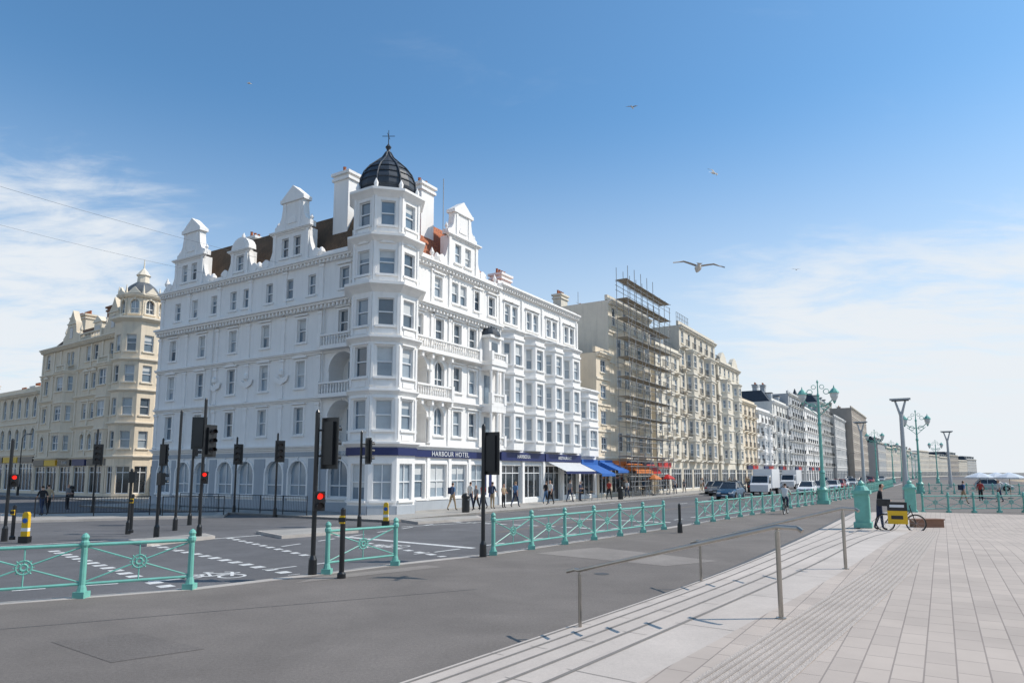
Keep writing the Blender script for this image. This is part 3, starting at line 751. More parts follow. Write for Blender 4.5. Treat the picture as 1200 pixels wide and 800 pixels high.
# ============================ ROW BUILDINGS ============================
def row(name, o, d, n, L, dep, h, nf, m, t, ncol, gf=3.8, ww=.95, bays=(), balc=False, shop=None, det=1, mans=None, chim=2, kind='', par=.6, stk=None):
    B = Build(name, o, d, n)
    fh = (h-gf)/nf; ops = []; skip = []
    for c in bays:
        B.bay(m, c-1.6, c+1.6, .8, gf, gf+fh*(nf-1)-.05, [(gf+fh*i+.7, gf+fh*i+fh-.6) for i in range(nf-1)], det=max(det, 1), trim=t, kind='n', cant=.7)
        skip.append(c)
    for i in range(ncol):
        x = L*(i+.5)/ncol
        for f in range(nf):
            z0 = gf+fh*f
            if f < nf-1 and any(abs(x-c) < 1.9 for c in skip): continue
            ops.append((x-ww/2, x+ww/2, z0+.75, z0+fh-.55, kind))
            if balc and 0 <= f < nf:
                B.box('balconies', t, x-ww/2-.35, x+ww/2+.35, -.75, .02, z0+.1, z0+.22)
                for q_ in range(8): B.box('railings', 'ironwork', x-ww/2-.33+q_*(ww+.62)/7, x-ww/2-.3+q_*(ww+.62)/7, -.74, -.71, z0+.22, z0+1.05)
                B.box('railings', 'ironwork', x-ww/2-.35, x+ww/2+.35, -.75, -.7, z0+1.05, z0+1.1)
    B.wall(m, 0, L, gf, h, ops, det=det, trim=t)
    so = []
    ns = max(1, int(L/3.6))
    for i in range(ns): so.append((L*i/ns+.35, L*(i+1)/ns-.35, .3, gf-.95, 'p'))
    B.wall(m, 0, L, 0, gf, so, det=1, trim=t)
    if shop:
        for i in range(ns):
            c = shop[i % len(shop)]
            if c: B.box('fascia', c, L*i/ns+.15, L*(i+1)/ns-.15, -.18, .02, gf-.85, gf-.2)
    for f in range(nf): B.band(t, 0, L, gf+fh*f-.02, .18, .12)
    B.cornice(t, 0, L, h, .45, dent=det >= 1 and L < 40)
    B.box('parapet', m, 0, L, .05, .35, h+.06, h+par)
    B.shell(m, 0, L, 0, dep, 0, h)
    if mans:
        b0 = [(.3, .5), (L-.3, .5), (L-.3, dep-.5), (.3, dep-.5)]; t0 = [(1.2, 2.2), (L-1.2, 2.2), (L-1.2, dep-2.2), (1.2, dep-2.2)]
        for i in range(4):
            j = (i+1) % 4; B.face('roof_slopes', mans, [(*b0[i], h), (*b0[j], h), (*t0[j], h+2.4), (*t0[i], h+2.4)])
        B.face('roof_top', 'lead', [(*p, h+2.4) for p in t0])
        for i in range(max(1, ncol//2)):
            x = L*(i+.5)/max(1, ncol//2); B.box('dormers', t, x-.6, x+.6, .7, 2.4, h+.2, h+1.9); B.box('dormers', 'glass_mid', x-.4, x+.4, .66, .72, h+.45, h+1.6); B.box('dormers', 'lead', x-.75, x+.75, .55, 2.4, h+1.9, h+2.05)
    for i in range(chim):
        x = L*(i+.5)/max(1, chim)+random.uniform(-.5, .5); B.chimney(stk or random.choice([m, m, 'brickbrown']), x-.8, x+.8, dep*.45, dep*.45+1, h-.1, h+(random.uniform(1.6, 2.2) if stk else random.uniform(2.4, 3.6)), 4)
    for i in range(2):
        x = random.uniform(1, max(1.2, L-1)); B.tube('aerials', 'galv', (x, dep*.5, h), (x, dep*.5, h+random.uniform(2.5, 4.5)), .03, 4)
        B.tube('aerials', 'galv', (x-.5, dep*.5, h+2.4), (x+.5, dep*.5, h+2.4), .02, 4)
    return B
B = row('scaffolded_building', ST(33.5, 0), D1, D2, 12, 15, 20.2, 5, 'cream_pale', 'trim_beige', 4, bays=(3, 8.8), shop=['orange', 'navy', 'navy'], chim=2, stk='cream_pale')
B.finish()
B = row('cream_terrace_house', ST(30.2, .1), D1, D2, 3.3, 10, 14.2, 4, 'cream', 'trim_cream', 1, ww=1.3, shop=['blue'], chim=1, stk='cream'); B.finish()
# scaffolding
S = Build('scaffolding', ST(33.2, 0), D1, D2)
nx = 8; dx = 1.8
for lv in range(12):
    z = 2.0*lv
    for w in (-1.15, -2.4):
        if lv < 11:
            for zz in (z+1.0, z+1.5, z+2.0): S.tube('tubes', 'galv', (-.3, w, zz), (nx*dx-1.5, w, zz), .027, 5)
    if 0 < lv < 12: S.box('boards', 'scaffold_board', -.2, nx*dx-1.6, -2.35, -1.2, z+.02, z+.06)
for i in range(nx):
    for w in (-1.15, -2.4): S.tube('standards', 'galv', (i*dx, w, 0), (i*dx, w, 23.4 if i < 5 else 21.6), .034, 5)
    if i < nx-1 and i % 2 == 0:
        for lv in range(0, 10, 2): S.tube('braces', 'galv', (i*dx, -2.44, lv*2), ((i+1)*dx, -2.44, lv*2+4), .025, 5)
    for lv in range(11): S.tube('transoms', 'galv', (i*dx, -1.0, lv*2+1.95), (i*dx, -2.6, lv*2+1.95), .025, 5)
S.finish()
B = row('apartment_building', ST(47, 0), D1, D2, 9.2, 16, 17.6, 5, 'cream_pale', 'trim_beige', 3, balc=True, shop=['red', None, None], chim=2, mans='slate_dark'); B.finish()
B = row('stucco_hotel_building', ST(56.4, 0), D1, D2, 17, 18, 21.8, 6, 'beige', 'trim_beige', 6, bays=(4.2, 12.7), balc=True, shop=[None], chim=2, stk='beige')
for i in range(8): B.tube('roof_railing', 'galv', (i*.7, .3, 22.3), (i*.7, .3, 23.6), .03)
B.tube('roof_railing', 'galv', (0, .3, 23.6), (5.2, .3, 23.6), .03); B.tube('roof_railing', 'galv', (0, .3, 23), (5.2, .3, 23), .03)
B.finish()
B = row('gabled_stucco_building', ST(73.6, .3), D1, D2, 13, 18, 19.2, 6, 'cream_pale', 'trim_beige', 5, bays=(3, 10), shop=[None], chim=2, stk='cream_pale')
for c in (3, 10): B.prism('gables', 'cream_pale', [(c-2, 19.3), (c+2, 19.3), (c+1.6, 20.2), (c+.8, 20.8), (c, 21.1), (c-.8, 20.8), (c-1.6, 20.2)], -.1, .5)
B.finish()
seq = [
 (86.8, 12, 14.5, 4, 'cream', 'trim_cream', 4, 0, None, 'terrace_house'),
 (99, 12, 13.8, 4, WS, TW, 4, .2, None, 'terrace_house'),
 (111.2, 15, 16.5, 4, 'offwhite', TW, 5, .6, 'slate_dark', 'terrace_house'),
 (126.5, 16, 19.5, 6, 'greyrender', 'offwhite', 5, 1, None, 'apartment_block'),
 (142.8, 22, 17.5, 5, WS, TW, 7, 1.4, 'slate_dark', 'seafront_hotel_building'),
 (165, 20, 21, 6, 'haze_grey', 'offwhite', 7, 2, 'slate_dark', 'seafront_hotel_building'),
 (185.5, 26, 18.5, 5, 'haze_grey', TW, 8, 3, None, 'apartment_block'),
 (212, 50, 23, 7, 'brownstone', 'trim_beige', 13, 5, None, 'brick_apartment_block')]
for (u0, L, h, nf, m, t, nc, n_, mans, nm) in seq:
    B = row(nm, ST(u0, n_), D1, D2, L, 16, h, nf, m, t, nc, balc=(u0 < 170), shop=[None, 'navy', 'red'] if u0 < 150 else [None], det=1, chim=2, mans=mans, bays=(L*.3, L*.7) if 90 < u0 < 126 else ())
    if nm == 'seafront_hotel_building' and u0 < 150:
        B.lathe('dome', 'slate_dark', 2, 2, [(2.0, 17.6), (2.1, 18.6), (1.6, 20), (.6, 21), (.05, 22.5)], 12)
    B.finish()
# curved far frontage towards the pier
p = ST(268, 8)
for i in range(11):
    ang = -radians(3.0+i*1.1); c_, s_ = cos(ang), sin(ang); dd = Vector((D1.x*c_-D1.y*s_, D1.x*s_+D1.y*c_)); nn = Vector((-dd.y, dd.x))
    L = random.uniform(20, 30); h = random.uniform(12.5, 16)-i*.35
    B = row('distant_terrace_building', p, dd, nn, L, 16, h, random.choice([3, 4]), random.choice(['haze_white', 'haze_cream', 'haze_cream', 'haze_grey', 'brownstone']), 'haze_cream', int(L/3.0), det=1, ww=1.2, chim=2, mans=random.choice([None, 'slate_dark']), stk='haze_cream'); B.finish()
    p = p+dd*(L+.3)

# ============================ CREAM CORNER BUILDING (left) ============================
B = Build('corner_turret_building', K, KD, KN)
CM = 'cream'; TCm = 'trim_cream'
ops = []
fl = [4.0, 7.2, 10.4, 13.4]
for x in (8.3, 10.1, 20.4):
    for i, z in enumerate(fl):
        ops.append((x-.5, x+.5, z+.75, z+2.4, ['a', 'h', 't', 'n'][i]))
for c in (4.3, 14.5): ops += [(c-.9, c-.1, 14.1, 15.6, 'n'), (c+.1, c+.9, 14.1, 15.6, 'n')]
B.wall(CM, 1.2, 22, 3.9, 16.4, ops, trim=TCm)
for c in (4.3, 14.5): B.bay(CM, c-2, c+2, .9, 3.9, 13.3, [(z+.75, z+2.35) for z in fl[:3]], trim=TCm, kind='n', cant=.9)
for c in (4.3, 14.5): B.balustrade(TCm, c-1.2, c+1.2, -.8, 13.35, .7, .3)
for x in (2.1, 6.6, 9.2, 12.2, 16.8, 18.6, 21.7):
    for z in fl: B.box('trim', TCm, x-.14, x+.14, -.1, .02, z+.15, z+2.8); B.box('trim', TCm, x-.2, x+.2, -.15, .02, z+2.6, z+2.82)
B.wall(CM, -1, 22, 0, 3.9, [(x, x+2.9, .3, 3.0, 'p') for x in (1.5, 5.1, 8.7, 12.3, 15.9, 18.9)], trim=TCm)
for x, c in zip((1.3, 5, 8.6, 12.2, 15.8, 18.9), ('black_paint', 'black_paint', 'navy', 'black_paint', 'yellow', 'black_paint')): B.box('fascia', c, x, x+3.0, -.2, .02, 3.1, 3.75)
for z in (4.0, 7.2, 10.4, 13.4): B.cornice(TCm, 1.5, 22, z, .25, dent=False)
B.cornice(TCm, 1.5, 22, 16.4, .5)
B.shell(CM, 0, 22, 0, 14, 0, 16.4)
for c in (4.6, 14.5):
    B.prism('gables', CM, [(c-2.1, 16.5), (c+2.1, 16.5), (c+2.0, 17.3), (c+1.3, 17.7), (c+1.0, 18.9), (c+.6, 19.3), (c, 20.3), (c-.6, 19.3), (c-1.0, 18.9), (c-1.3, 17.7), (c-2.0, 17.3)], -.1, .5)
    B.box('gables', TCm, c-1.1, c+1.1, -.18, -.09, 18.7, 18.85); B.box('gables', 'glass_mid', c-.35, c+.35, -.13, -.09, 17.1, 18.3); B.box('gables', TCm, c-.5, c+.5, -.16, -.09, 18.35, 18.5)
    for sg in (-1, 1): B.lathe('gables', TCm, c+sg*1.9, .15, [(.18, 17.3), (.18, 17.6), (.08, 17.7), (.17, 17.95), (.02, 18.5)], 8)
b0 = [(.4, .4), (21.6, .4), (21.6, 13.6), (.4, 13.6)]; t0 = [(2, 2.2), (20, 2.2), (20, 12), (2, 12)]
for i in range(4):
    j = (i+1) % 4; B.face('roof_slopes', 'roof_brown', [(*b0[i], 16.4), (*b0[j], 16.4), (*t0[j], 18.8), (*t0[i], 18.8)])
B.face('roof_top', 'lead', [(*p_, 18.8) for p_ in t0])
for x in (8.6, 11.4, 18.6, 20.8): B.chimney('brickbrown' if x < 15 else CM, x-.9, x+.9, 2.5, 3.6, 16.5, 20.8, 5)
B.balustrade(TCm, 7.0, 12.0, -.1, 16.5, .8, .35)
for x in (9.5,): B.box('dormers', TCm, x-.9, x+.9, .5, 2.4, 16.5, 18.4); B.box('dormers', 'glass_mid', x-.6, x+.6, .46, .52, 16.9, 18.0); B.prism('dormers', TCm, [(x-1.1, 18.41), (x+1.1, 18.41), (x, 19.1)], .4, 2.4)
aK = math.atan2(-KN.y, -KN.x)
tc_ = Vector(B.P(.9, .9, 0)[:2]); ap2 = 2.0; sd2 = 2*ap2*tan(pi/8)
for k in range(8):
    th = aK+k*pi/4; nn = Vector((cos(th), sin(th))); tt = Vector((-sin(th), cos(th)))
    B.setf(tc_+nn*ap2, tt, -nn)
    B.wall(CM, -sd2/2, sd2/2, 0, 17.5, [(-.45, .45, z+.7, z+2.35, 'n') for z in fl]+[(-.6, .6, .4, 3, 'p')], trim=TCm)
    B.wall(CM, -sd2/2+.12, sd2/2-.12, 17.5, 19.6, [(-.4, .4, 17.9, 19.3, 'aD')], w=.25, trim=TCm)
    B.prism('gables', TCm, [(-.7, 19.75), (.7, 19.75), (0, 20.5)], -.1, .1)
    B.pop()
B.setf(tc_, (1, 0), (0, 1)); ph2 = aK+pi/8
def oct2(z, r, h): B.lathe('cornices', TCm, 0, 0, [((ap2+.01)*R8, z-h), ((ap2+r)*R8, z-h*.4), ((ap2+r)*R8, z), ((ap2-.1)*R8, z+.05)], 8, ph2)
for z in (4, 7.2, 10.4, 13.4): oct2(z, .25, .3)
oct2(17.5, .45, .5)
B.lathe('cupola', TCm, 0, 0, [(1.9*R8, 19.5), (2.1*R8, 19.7), (2.1*R8, 19.85), (1.5, 20.0)], 8, ph2)
B.lathe('cupola', 'lead', 0, 0, [(1.7, 19.86), (1.6, 20.3), (1.2, 20.9), (.7, 21.3)], 12)
B.lathe('cupola', TCm, 0, 0, [(.6, 21.25), (.55, 22.0), (.7, 22.1), (.4, 22.5), (.08, 22.9), (.04, 23.8)], 8)
for i in range(8):
    a = ph2+i*pi/4; B.lathe('finials', TCm, 2.05*cos(a), 2.05*sin(a), [(.12, 19.8), (.12, 20.1), (.03, 20.7)], 6)
B.pop(); B.finish()
text(B.root, 'ENZO', KP(13.5, .22), -KD, 3.42, .4)
B = row('arched_shop_terrace', KP(22.1, 0), KD, KN, 14, 12, 11.8, 2, 'cream', 'trim_cream', 6, gf=4.4, ww=1.2, shop=['black_paint', 'yellow', 'black_paint', 'navy'], chim=2, kind='a', det=2, stk='brickbrown'); B.finish()
B = row('pale_corner_building', KP(36.3, .2), KD, KN, 11, 12, 10.6, 3, 'offwhite', TW, 4, gf=3.4, shop=['navy', 'black_paint', None], chim=2, det=1); B.finish()
B = row('office_building', KP(22, -34), KD, KN, 60, 14, 19.5, 6, 'offwhite', TW, 18, det=1, chim=6); B.finish()
B = row('terrace_building', KP(48, .4), KD, KN, 30, 12, 12.5, 3, 'cream_pale', TW, 9, det=0, chim=2); B.finish()
B = row('rear_terrace_building', ST(14, -26), D2, D1, 20, 12, 13, 4, 'offwhite', TW, 6, det=0); B.finish()

# ============================ RAILINGS ============================
def rail_post(B, p, z=0):
    B.setf(p, (1, 0), (0, 1))
    B.box('posts', 'turquoise', -.11, .11, -.11, .11, z, z+.12)
    B.lathe('posts', 'turquoise', 0, 0, [(.09, z+.12), (.075, z+.2), (.06, z+.25), (.055, z+.95), (.08, z+1.0), (.08, z+1.06), (.055, z+1.09), (.075, z+1.15), (.05, z+1.2), (.01, z+1.23)], 10)
    B.pop()
def rail_panel(B, a, b, z=0):
    a = Vector((*a, z)); b = Vector((*b, z)); t = (b-a).normalized(); L = (b-a).length
    up = Vector((0, 0, 1)); nrm_ = t.cross(up)
    B.setf((0, 0), (1, 0), (0, 1))
    P_ = lambda s, h: tuple(a+t*s+up*h)
    B.tube('rails', 'turquoise', P_(0, 1.0), P_(L, 1.0), .032, 8); B.tube('rails', 'turquoise', P_(0, .26), P_(L, .26), .028, 8)
    c = (L/2, .63)
    B.ring('rosettes', 'turquoise', P_(*c), nrm_, .125, .018, 14, 5); B.ring('rosettes', 'turquoise', P_(*c), nrm_, .055, .025, 10, 5)
    for i in range(8):
        q_ = 2*pi*i/8; B.tube('rosettes', 'turquoise', P_(c[0]+.05*cos(q_), c[1]+.05*sin(q_)), P_(c[0]+.17*cos(q_), c[1]+.17*sin(q_)), .013, 4)
    for (s, h) in ((.05, .96), (L-.05, .96), (.05, .3), (L-.05, .3)):
        d = Vector((s-c[0], h-c[1])).normalized(); B.tube('rails', 'turquoise', P_(c[0]+d.x*.13, c[1]+d.y*.13), P_(s, h), .016, 5)
    for h in (1.0, .26): B.tube('rails', 'turquoise', P_(c[0], .63+(.13 if h > .6 else -.13)), P_(c[0], h), .014, 5)
    B.pop()
def railing(pts, z=0, name='seafront_railing'):
    B = Build(name)
    for p in pts: rail_post(B, p, z)
    for a, b in zip(pts[:-1], pts[1:]): rail_panel(B, a, b, z)
    return B.finish()
A1, A2 = Vector(gp(222, 690)), Vector(gp(95, 700)); dA = (A2-A1)
railing([tuple(A1+dA*i) for i in range(5)][::-1])
railing([gp(383, 672), gp(463, 662)])
r0 = gp(578, 650); r1 = gp(778, 620); r2 = gp(1000, 583)
railing([tuple(Vector(r0).lerp(Vector(r1), i/6)) for i in range(7)])
r1b = gp(817, 614); nR_ = int((Vector(r2)-Vector(r1b)).length/2.1)
railing([tuple(Vector(r1b).lerp(Vector(r2), i/nR_)) for i in range(nR_+1)])
e_ = Vector(r2)
railing([tuple(e_+D1*(3+2.2*i)) for i in range(28)])
def pedestal(p, z=0, h=1.7):
    B = Build('railing_pedestal', p, D1)
    B.box('base', 'turquoise', -.34, .34, -.34, .34, z, z+.22); B.box('shaft', 'turquoise', -.27, .27, -.27, .27, z+.22, z+h-.35)
    B.box('panel', 'turquoise', -.19, .19, -.285, .285, z+.35, z+h-.5); B.box('cap', 'turquoise', -.35, .35, -.35, .35, z+h-.35, z+h-.2)
    B.lathe('cap', 'turquoise', 0, 0, [(.3, z+h-.2), (.22, z+h-.05), (.1, z+h), (.14, z+h+.1), (.02, z+h+.22)], 12); B.finish()
pedestal(gp(1012, 617, .12), .1, 1.75); pedestal(gp(1068, 602, .0), 0, 1.75)
Q0 = Vector(gp(1082, 601)); Q1 = Vector(gp(1230, 600))
railing([tuple(Q0.lerp(Q1, i/5)) for i in range(6)])
railing([tuple(ST(u, 44.6)) for u in [6+2.4*i for i in range(36)]])
railing([tuple(Vector(gp(1075, 578)).lerp(Vector(gp(1260, 580)), i/12)) for i in range(13)])

def handrail(lo, hi, zlo, zhi):
    B = Build('handrail', (0, 0), (1, 0), (0, 1)); a = Vector((*lo, zlo)); b = Vector((*hi, zhi)); t = (b-a); tn = Vector((t.x, t.y, 0)).normalized()
    up = Vector((0, 0, 1)); h = .97
    for p in (a, b):
        B.tube('posts', 'steel', tuple(p), tuple(p+up*(h-.05)), .026, 10); B.lathe('posts', 'steel', p.x, p.y, [(.055, p.z), (.055, p.z+.012), (.03, p.z+.015)], 12)
        B.tube('posts', 'steel', tuple(p+up*(h-.06)), tuple(p+up*(h-.01)), .014, 6)
    s = [a-tn*.28+up*(h-.05), a+up*h-tn*.1, a+up*h, b+up*h, b+up*h+tn*.25, b+up*(h-.03)+tn*.3]
    B.path('rail', 'steel', [tuple(x) for x in s], .026, 10)
    B.finish()
handrail(gp(680, 748), (2.9, 7.6), 0, .84); handrail(gp(822, 690), (5.44, 11.4), 0, .84)

# ============================ TRAFFIC LIGHTS, BOLLARDS ============================
def yaw(a): return (cos(a), sin(a))
def signal_pole(px, py, ztop, heads, z=0.0, r=.057, name='traffic_light'):
    p = gp(px, py, z); B = Build(name, p, (1, 0), (0, 1))
    B.lathe('pole', 'black_paint', 0, 0, [(r*1.9, z-.12), (r*1.7, z+.35), (r, z+.45), (r, ztop), (r*.5, ztop+.06)], 12)
    for (off, zc, kind, fa) in heads:
        f = Vector(yaw(fa)); sdv = Vector((-f.y, f.x))
        o = Vector(p)+Vector((off, 0)); B.setf(o, sdv, f)
        H2 = .52 if kind == 's' else .23; Wd = .16 if kind == 's' else .125
        B.tube('brackets', 'black_paint', (0, 0, zc+H2*.6), ((Vector(p)-o).dot(sdv), (Vector(p)-o).dot(f), zc+H2*.6), .025)
        B.tube('brackets', 'black_paint', (0, 0, zc-H2*.6), ((Vector(p)-o).dot(sdv), (Vector(p)-o).dot(f), zc-H2*.6), .025)
        B.box('heads', 'black_paint', -Wd, Wd, -.1, .1, zc-H2, zc+H2)
        if kind == 's': B.box('heads', 'black_paint', -.27, .27, -.035, -.005, zc-H2-.1, zc+H2+.1)
        n = 3 if kind == 's' else 2; rv = .11 if kind == 's' else .085
        for i in range(n):
            zz = zc+H2-(i+.5)*2*H2/n
            vs = []; fs = []
            for j in range(9):
                a_ = radians(-20)+radians(220)*j/8
                vs += [(rv*cos(a_), .1, zz+rv*sin(a_)), (rv*cos(a_), .27, zz+rv*sin(a_))]
            for j in range(8): fs.append((2*j, 2*j+2, 2*j+3, 2*j+1))
            B.mesh('visors', 'black_paint', vs, fs)
            B.tube('lenses', 'red_light' if (i == 0 and kind == 'p') else 'lens_off', (0, .1, zz), (0, .12, zz), rv*.85, 14)
        B.pop()
    B.finish()
signal_pole(366, 673, 3.85, [(.33, 3.1, 's', radians(60)), (.1, 1.72, 'p', radians(-65))])
signal_pole(566, 652, 3.75, [(.24, 2.95, 's', radians(62))])
signal_pole(421, 614, 4.3, [(.35, 3.4, 's', radians(40))])
signal_pole(322, 603, 4.6, [(.15, 3.6, 's', radians(-60))]); signal_pole(274, 600, 4.5, [(.1, 3.5, 's', radians(-80))])
signal_pole(233, 628, 5.2, [(-.2, 3.9, 's', radians(100)), (.25, 3.6, 's', radians(-30)), (.1, 2.2, 'p', radians(-70))])
signal_pole(205, 618, 5.1, [], name='signal_post'); signal_pole(222, 612, 4.6, [(.1, 3.7, 's', radians(20))])
signal_pole(186, 603, 4.3, [(0.1, 3.4, 's', radians(80))]); signal_pole(5, 630, 3.6, [(.2, 2.1, 'p', radians(-60))])
signal_pole(150, 622, 2.5, [(.05, 2.2, 'p', radians(100))]); signal_pole(183, 628, 2.4, [(.05, 2.15, 'p', radians(60))])
signal_pole(108, 600, 5.0, [(.1, 3.5, 's', radians(-70))])
signal_pole(797, 624, 1.1, [], name='bollard')
def push_post(px, py, h=1.55):
    p = gp(px, py, 0); B = Build('push_button_post', p)
    B.lathe('post', 'black_paint', 0, 0, [(.1, 0), (.1, .1), (.06, .14), (.06, h), (.02, h+.04)], 12)
    B.box('button_box', 'yellow', -.06, .06, -.1, -.05, h-.32, h-.14); B.box('button_box_face', 'black_paint', -.075, .075, -.115, -.095, h-.28, h-.18); B.finish()
push_post(400, 677); push_post(153, 624, 1.5); push_post(14, 632, 1.2)
def keep_left(px, py):
    p = gp(px, py, 0); B = Build('traffic_bollard', p)
    B.box('base', 'black_paint', -.17, .17, -.11, .11, -.1, .12); B.prism('body', 'yellow', [(-.12, .12), (.12, .12), (.11, .9), (.06, .98), (-.06, .98), (-.11, .9)], -.07, .07)
    B.tube('sign', 'blue', (0, -.07, .68), (0, -.085, .68), .09, 16); B.box('band', 'frame_white', -.121, .121, -.073, .073, .3, .42); B.finish()
keep_left(29, 632); keep_left(452, 613)
def guardrail(a, b):
    B = Build('pedestrian_guardrail'); a = Vector(a); b = Vector(b); L = (b-a).length; n = int(L/2); t = (b-a)/L
    for i in range(n+1):
        p = a+(b-a)*i/n; B.tube('posts', 'black_paint', (p.x, p.y, 0), (p.x, p.y, 1.08), .03)
    for h in (1.05, .2): B.tube('rails', 'black_paint', (a.x, a.y, h), (b.x, b.y, h), .022)
    for i in range(int(L/.14)):
        p = a+t*(i*.14); B.tube('bars', 'black_paint', (p.x, p.y, .2), (p.x, p.y, 1.05), .009, 4)
    B.finish()
guardrail(gp(40, 606), gp(175, 603)); guardrail(gp(190, 604), gp(262, 603)); guardrail(ST(-3.8, -2), ST(-3.8, -14))
def litter_bin(p):
    B = Build('litter_bin', p, D1); B.lathe('body', 'black_paint', 0, 0, [(.22, 0), (.24, .1), (.24, .85), (.27, .88), (.27, .98), (.2, 1.1), (.05, 1.16)], 14); B.box('slot', 'lead', -.14, .14, -.26, -.22, .72, .82); B.finish()
litter_bin(ST(3.5, 3.7)); litter_bin(ST(27, 3.8)); litter_bin(KP(4, 3))

# ============================ STREET LAMPS ============================
def ornate_lamp(p, h=9.6, z=0):
    B = Build('street_lamp', p, NR); m = 'turquoise'
    B.box('base', m, -.42, .42, -.42, .42, z, z+.3)
    B.lathe('column', m, 0, 0, [(.36, z+.3), (.3, z+.9), (.36, z+1.1), (.2, z+1.3), (.17, z+2.3), (.22, z+2.4), (.13, z+2.6), (.1, h*.62), (.16, h*.64), (.09, h*.66), (.075, h*.86), (.13, h*.87), (.05, h*.89), (.04, h*.97), (.09, h*.98), (.01, h)], 12)
    for sg in (-1, 1):
        arc = [(sg*(.1+1.0*sin(a)), 0, h*.78+.75*(1-cos(a))*1.2) for a in [i*pi/2/6 for i in range(7)]]
        B.path('arms', m, arc, .045, 6)
        B.ring('scrolls', m, (sg*.45, 0, h*.78), (0, 1, 0), .25, .035, 12, 5); B.ring('scrolls', m, (sg*.6, 0, h*.9), (0, 1, 0), .2, .03, 12, 5); B.ring('scrolls', m, (sg*.3, 0, h*.94), (0, 1, 0), .16, .025, 12, 5)
        x = sg*1.15; zt = h*.86
        B.lathe('lanterns', 'glass_lamp', x, 0, [(.12, zt-.4), (.28, zt-.05), (.32, zt+.22), (.24, zt+.26)], 8)
        B.lathe('lantern_caps', m, x, 0, [(.38, zt+.22), (.34, zt+.32), (.2, zt+.52), (.06, zt+.64), (.01, zt+.85)], 8)
        B.lathe('lantern_caps', m, x, 0, [(.03, zt-.6), (.13, zt-.4)], 8)
        B.tube('arms', m, (0, 0, h*.7), (x*.8, 0, h*.79), .03)
    B.finish()
for p_ in ((23.9, 53), (61, 115), (46.8, 79), (94, 152)): ornate_lamp(p_)
for i in range(5): ornate_lamp(tuple(Vector((61, 115))+D1*(45+40*i)))
def mast(p, h=9.0):
    B = Build('lighting_mast', p, NR)
    B.lathe('pole', 'car_silver', 0, 0, [(.32, 0), (.3, .6), (.2, 3), (.16, h-1.4)], 12)
    for sg in (-1, 1): B.tube('arms', 'car_silver', (0, 0, h-1.7), (sg*.45, 0, h-.1), .13, 8, .08)
    B.slab('head', 'car_silver', [(-.85, -.3), (.85, -.3), (.85, .3), (-.85, .3)], h-.14, h)
    B.box('head', 'lead', -.7, .7, -.25, .25, h-.24, h-.14); B.finish()
mast((36, 63), 9.2); mast((47, 92), 9.2); mast((70, 110), 9)
def plain_lamp(p, h=8):
    B = Build('street_lamp', p, D1)
    B.lathe('column', 'black_paint', 0, 0, [(.12, 0), (.12, 1.1), (.06, 1.2), (.045, h)], 10); B.path('arm', 'black_paint', [(0, 0, h), (0, -.5, h+.35), (0, -1.3, h+.4)], .035)
    B.box('head', 'lead', -.14, .14, -1.8, -1.2, h+.33, h+.45); B.finish()
for u in (70, 105, 140, 175, 210): plain_lamp(ST(u, 3.6))
plain_lamp(KP(16, 3.4), 6)

